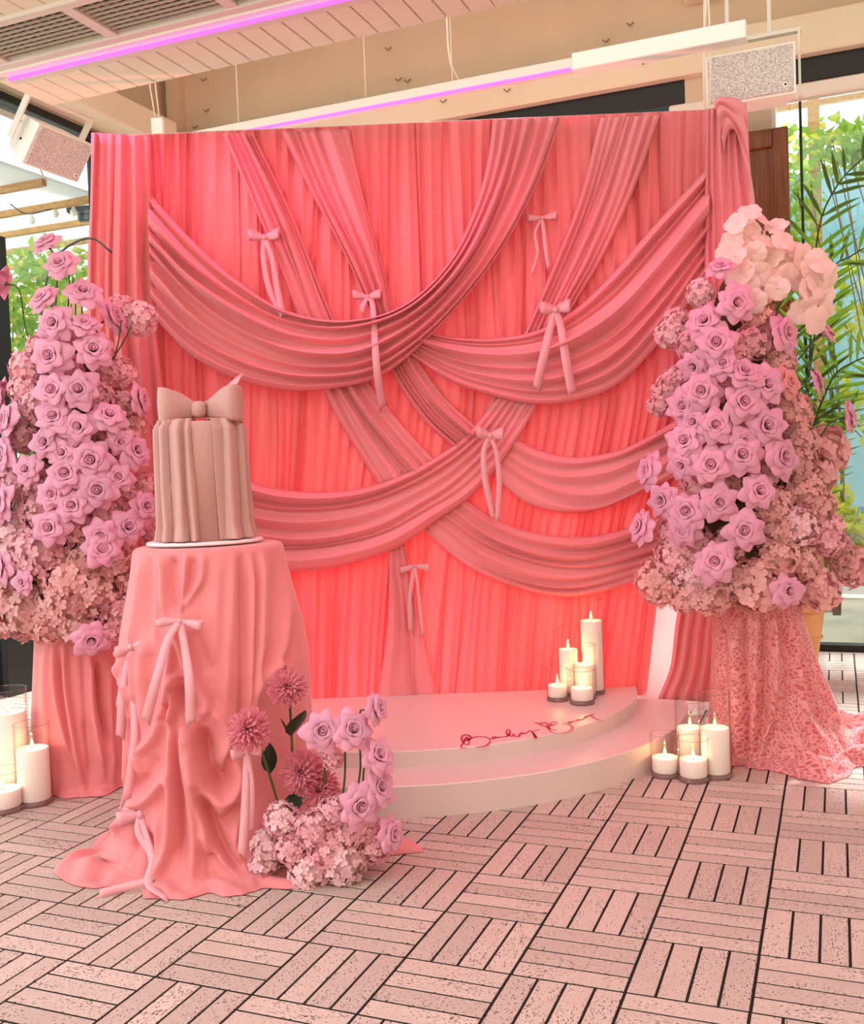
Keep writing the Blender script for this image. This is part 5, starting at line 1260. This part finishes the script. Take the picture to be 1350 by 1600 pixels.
sub(LA.t, MB().tube(P, .005, 6).build('support_wire', MT['metal']))

# ---- blossom tower on the lace plinth
RA = Arr('flower_arrangement', 'tall tower of mauve roses and coral hydrangea topped with blush blossoms', lambda y: 1150 + max(0, y - 500) * .04, lambda y: 62 + max(0, min(1, (y - 420) / 380)) * 95, 4.50, .28, (RC[0], RC[1], RH),
         [(atY(1150, 830, 4.5), (.28, .2, .34)), (atY(1150, 630, 4.5), (.2, .17, .36)), (atY(1150, 480, 4.5), (.09, .09, .14))])
for a in ((1126, 421, 42, U_), (1149, 475, 56), (1102, 504, 54), (1119, 537, 60), (1087, 572, 48, (-.2, 0, -.4)), (1220, 522, 58), (1161, 586, 54, (0, 0, .5)), (1096, 612, 56), (1195, 603, 56), (1159, 629, 60), (1070, 635, 52), (1117, 665, 54), (1195, 667, 60), (1073, 690, 58), (1159, 711, 60), (1216, 716, 64, (.2, 0, 0)), (1068, 725, 48, (-.3, 0, -.3)), (1110, 728, 62), (1018, 737, 54, (-.6, 0, .2)), (1182, 768, 58), (1038, 783, 50, (-.3, 0, 0)), (1122, 786, 54), (1074, 800, 58), (1006, 825, 52, (-.4, 0, 0)), (1070, 828, 50, (0, 0, -.4)), (1161, 829, 60), (1117, 878, 60), (1227, 924, 52), (1130, 570, 46), (1085, 660, 44)):
    RA.rose(*a[:3], *(a[3:4] or [(0, 0, 0)]))
RA.rose(1228, 600, 48, m='rosep'); RA.rose(1160, 690, 44, (0, 0, -.3))
for a in ((1284, 520, 46, (.4, 0, .8), (1230, 580)), (1272, 600, 46, (.6, 0, .3), (1230, 660)), (1322, 652, 48, (.7, -.2, .1), (1240, 720))):
    RA.rose(*a[:4], stem=a[4])
for a in ((1048, 522, 26, 'hydl'), (1056, 500, 22, 'hyd'), (1095, 458, 24, 'hydl'), (1175, 535, 30, 'hyd'), (1182, 492, 28, 'hydc'), (1150, 555, 26, 'hyd'), (1046, 608, 28, 'hyd'), (1032, 632, 22, 'hyd'), (1060, 590, 24, 'hyd'), (1215, 568, 32, 'hydc'), (1240, 645, 34, 'hydc'), (1250, 690, 34, 'hydc'), (1290, 702, 40, 'hydc', True), (1275, 740, 34, 'hydc', True), (1255, 765, 36, 'hydc'), (1240, 822, 38, 'hydl'), (1290, 835, 36, 'hyd'), (1312, 862, 28, 'hydc'), (1332, 885, 34, 'hydc', True), (1030, 908, 40, 'hydc'), (1058, 868, 38, 'hyd'), (1088, 905, 36, 'hydl'), (1110, 930, 36, 'hydc'), (1150, 905, 36, 'hydc'), (1180, 915, 46, 'hydc', True), (1215, 868, 38, 'hydc'), (1278, 922, 36, 'hydc', True), (1255, 880, 30, 'hydc'), (1140, 755, 26, 'hydc'), (1085, 850, 34, 'hyd'), (1205, 790, 34, 'hydc'), (1215, 830, 34, 'hydc'), (1140, 850, 30, 'hyd'), (1130, 700, 30, 'hyd'), (1160, 660, 28, 'hyd'), (1190, 740, 30, 'hydc'), (1090, 760, 30, 'hyd'), (1100, 690, 28, 'hyd'), (1245, 725, 34, 'hydc'), (1275, 790, 34, 'hydc'), (1050, 830, 28, 'hyd'), (1070, 930, 30, 'hydc'), (1225, 635, 30, 'hydc'), (1080, 540, 26, 'hyd'), (1130, 600, 28, 'hyd')):
    RA.head(*a[:4], big=len(a) > 4, back=.07)
for (x, y) in ((1150, 800), (1180, 890), (1150, 650), (1150, 540), (1230, 820)):
    for k in range(2): RA.head(x + random.uniform(-60, 60), y, 44, random.choice(('hyd', 'hydc')), back=.45)
bs = [(1172, 335), (1152, 350), (1190, 345), (1145, 378), (1168, 372), (1192, 378), (1150, 402), (1172, 410), (1158, 425), (1185, 428), (1168, 445), (1192, 455), (1205, 400), (1222, 378), (1240, 392), (1215, 355), (1225, 410), (1205, 432), (1252, 402), (1262, 420), (1245, 432), (1278, 410), (1295, 432), (1275, 445), (1255, 455), (1285, 458), (1262, 478), (1288, 485), (1272, 500), (1250, 488), (1225, 432), (1180, 395), (1138, 395), (1215, 450), (1180, 470)]
for (x, y) in bs:
    p = atY(x, y, 4.28 + random.uniform(-.04, .04)); s = 21 / F * p[1] * random.uniform(.85, 1.15)
    n = np.array([(x - 1210) / 120 + random.gauss(0, .4), -1., .2 - (y - 410) / 120 + random.gauss(0, .4)])
    inst('blossom', random.choice(BL_), RA.t, Vector(p) - RA.t.location, face(n, random.random() * 6), s)
for (x, y) in ((1190, 385), (1240, 415), (1272, 455), (1165, 420)):
    p = atY(x, y, 4.36); sub(RA.t, MB().tube(catmull([p, atY(x - 20, y + 60, 4.42), atY(1160, 540, 4.48)], 10), .004, 5).build('stem', MT['stem']))
    for k in range(4): 
        p = atY(x + random.uniform(-30, 30), y + random.uniform(-30, 30), 4.40); inst('blossom', random.choice(BL_), RA.t, Vector(p) - RA.t.location, face((random.gauss(0, 1), .6, .3), 0), .06)

# ---- flowers on the floor beside the tablecloth
FB = atZ(500, 1345, 0); FB[1] = 3.30
FA = Arr('flower_arrangement', 'low floor arrangement of mums, roses and hydrangea beside the tablecloth', lambda y: 505, lambda y: 120, 3.31, .13, (FB[0], 3.31, 0), [((atY(500, 1330, 3.31)), (.14, .10, .07))])
def mum(px, py, d, n, stem, fwd=0.):
    p = atY(px, py, FA.Y - .05 - fwd); s = d / 2 / F * p[1] * 1.18
    inst('mum_bloom', random.choice(MUM_), FA.t, Vector(p) - FA.t.location, face(n, random.random() * 6), s)
    nn = np.array(n) / np.linalg.norm(n); q = atY(stem[0], stem[1], FA.Y)
    sub(FA.t, MB().tube(catmull([p - nn * s * .3, p - nn * s - [0, 0, .03], q], 12), .0045, 6).build('stem', MT['stem'] if stem[2] else MT['twig']))
mum(449, 1073, 56, (.05, -.9, .5), (462, 1290, 1)); mum(387, 1139, 62, (-.3, -.9, .4), (445, 1290, 1), .10); mum(471, 1206, 64, (-.2, -.95, .25), (490, 1300, 0)); mum(497, 1234, 60, (.1, -1, .0), (500, 1310, 0))
for (x, y, n, sz, sp) in ((455, 1150, (.55, -.35, .75), .115, 0), (452, 1150, (-.5, -.1, .9), .07, 1), (422, 1210, (.1, -.2, 1.), .11, 1), (462, 1238, (-.05, -.4, -.55), .075, 0), (440, 1320, (.3, -.3, .3), .06, 1)):
    p = atY(x, y, FA.Y - .02); o = inst('leaf', leaf_me[0], FA.t, Vector(p) - FA.t.location, Vector(n).to_track_quat('Z', 'Y'), (sz * (1 if not sp else .6), sz, sz))
for a in ((585, 1108, 50, (1.1, .1, .5), (545, 1290)), (504, 1142, 58, (.1, 0, .25), (510, 1300)), (549, 1142, 62, (.1, 0, .55), (528, 1290)), (587, 1182, 58, (.3, 0, .5), (545, 1300)), (589, 1232, 58, (.4, 0, .3), (550, 1310)), (561, 1258, 64, (0, 0, .1), (540, 1320)), (607, 1303, 54, (.6, 0, .1), (560, 1330))):
    FA.rose(*a[:4], stem=a[4])
for a in ((440, 1280, 30, 'hydl'), (492, 1296, 36, 'hyd'), (520, 1270, 28, 'hyd'), (482, 1362, 36, 'hydl'), (537, 1348, 38, 'hydl'), (585, 1322, 30, 'hyd'), (416, 1322, 28, 'hydl', True), (412, 1352, 24, 'hydl', True), (520, 1185, 18, 'hyd'), (455, 1325, 30, 'hyd'), (545, 1300, 30, 'hyd'), (510, 1330, 34, 'hyd'), (570, 1290, 26, 'hyd')):
    FA.head(*a[:4], big=len(a) > 4, back=0.03)
for x in (450, 500, 560): FA.head(x, 1320, 36, 'hyd', back=.2)
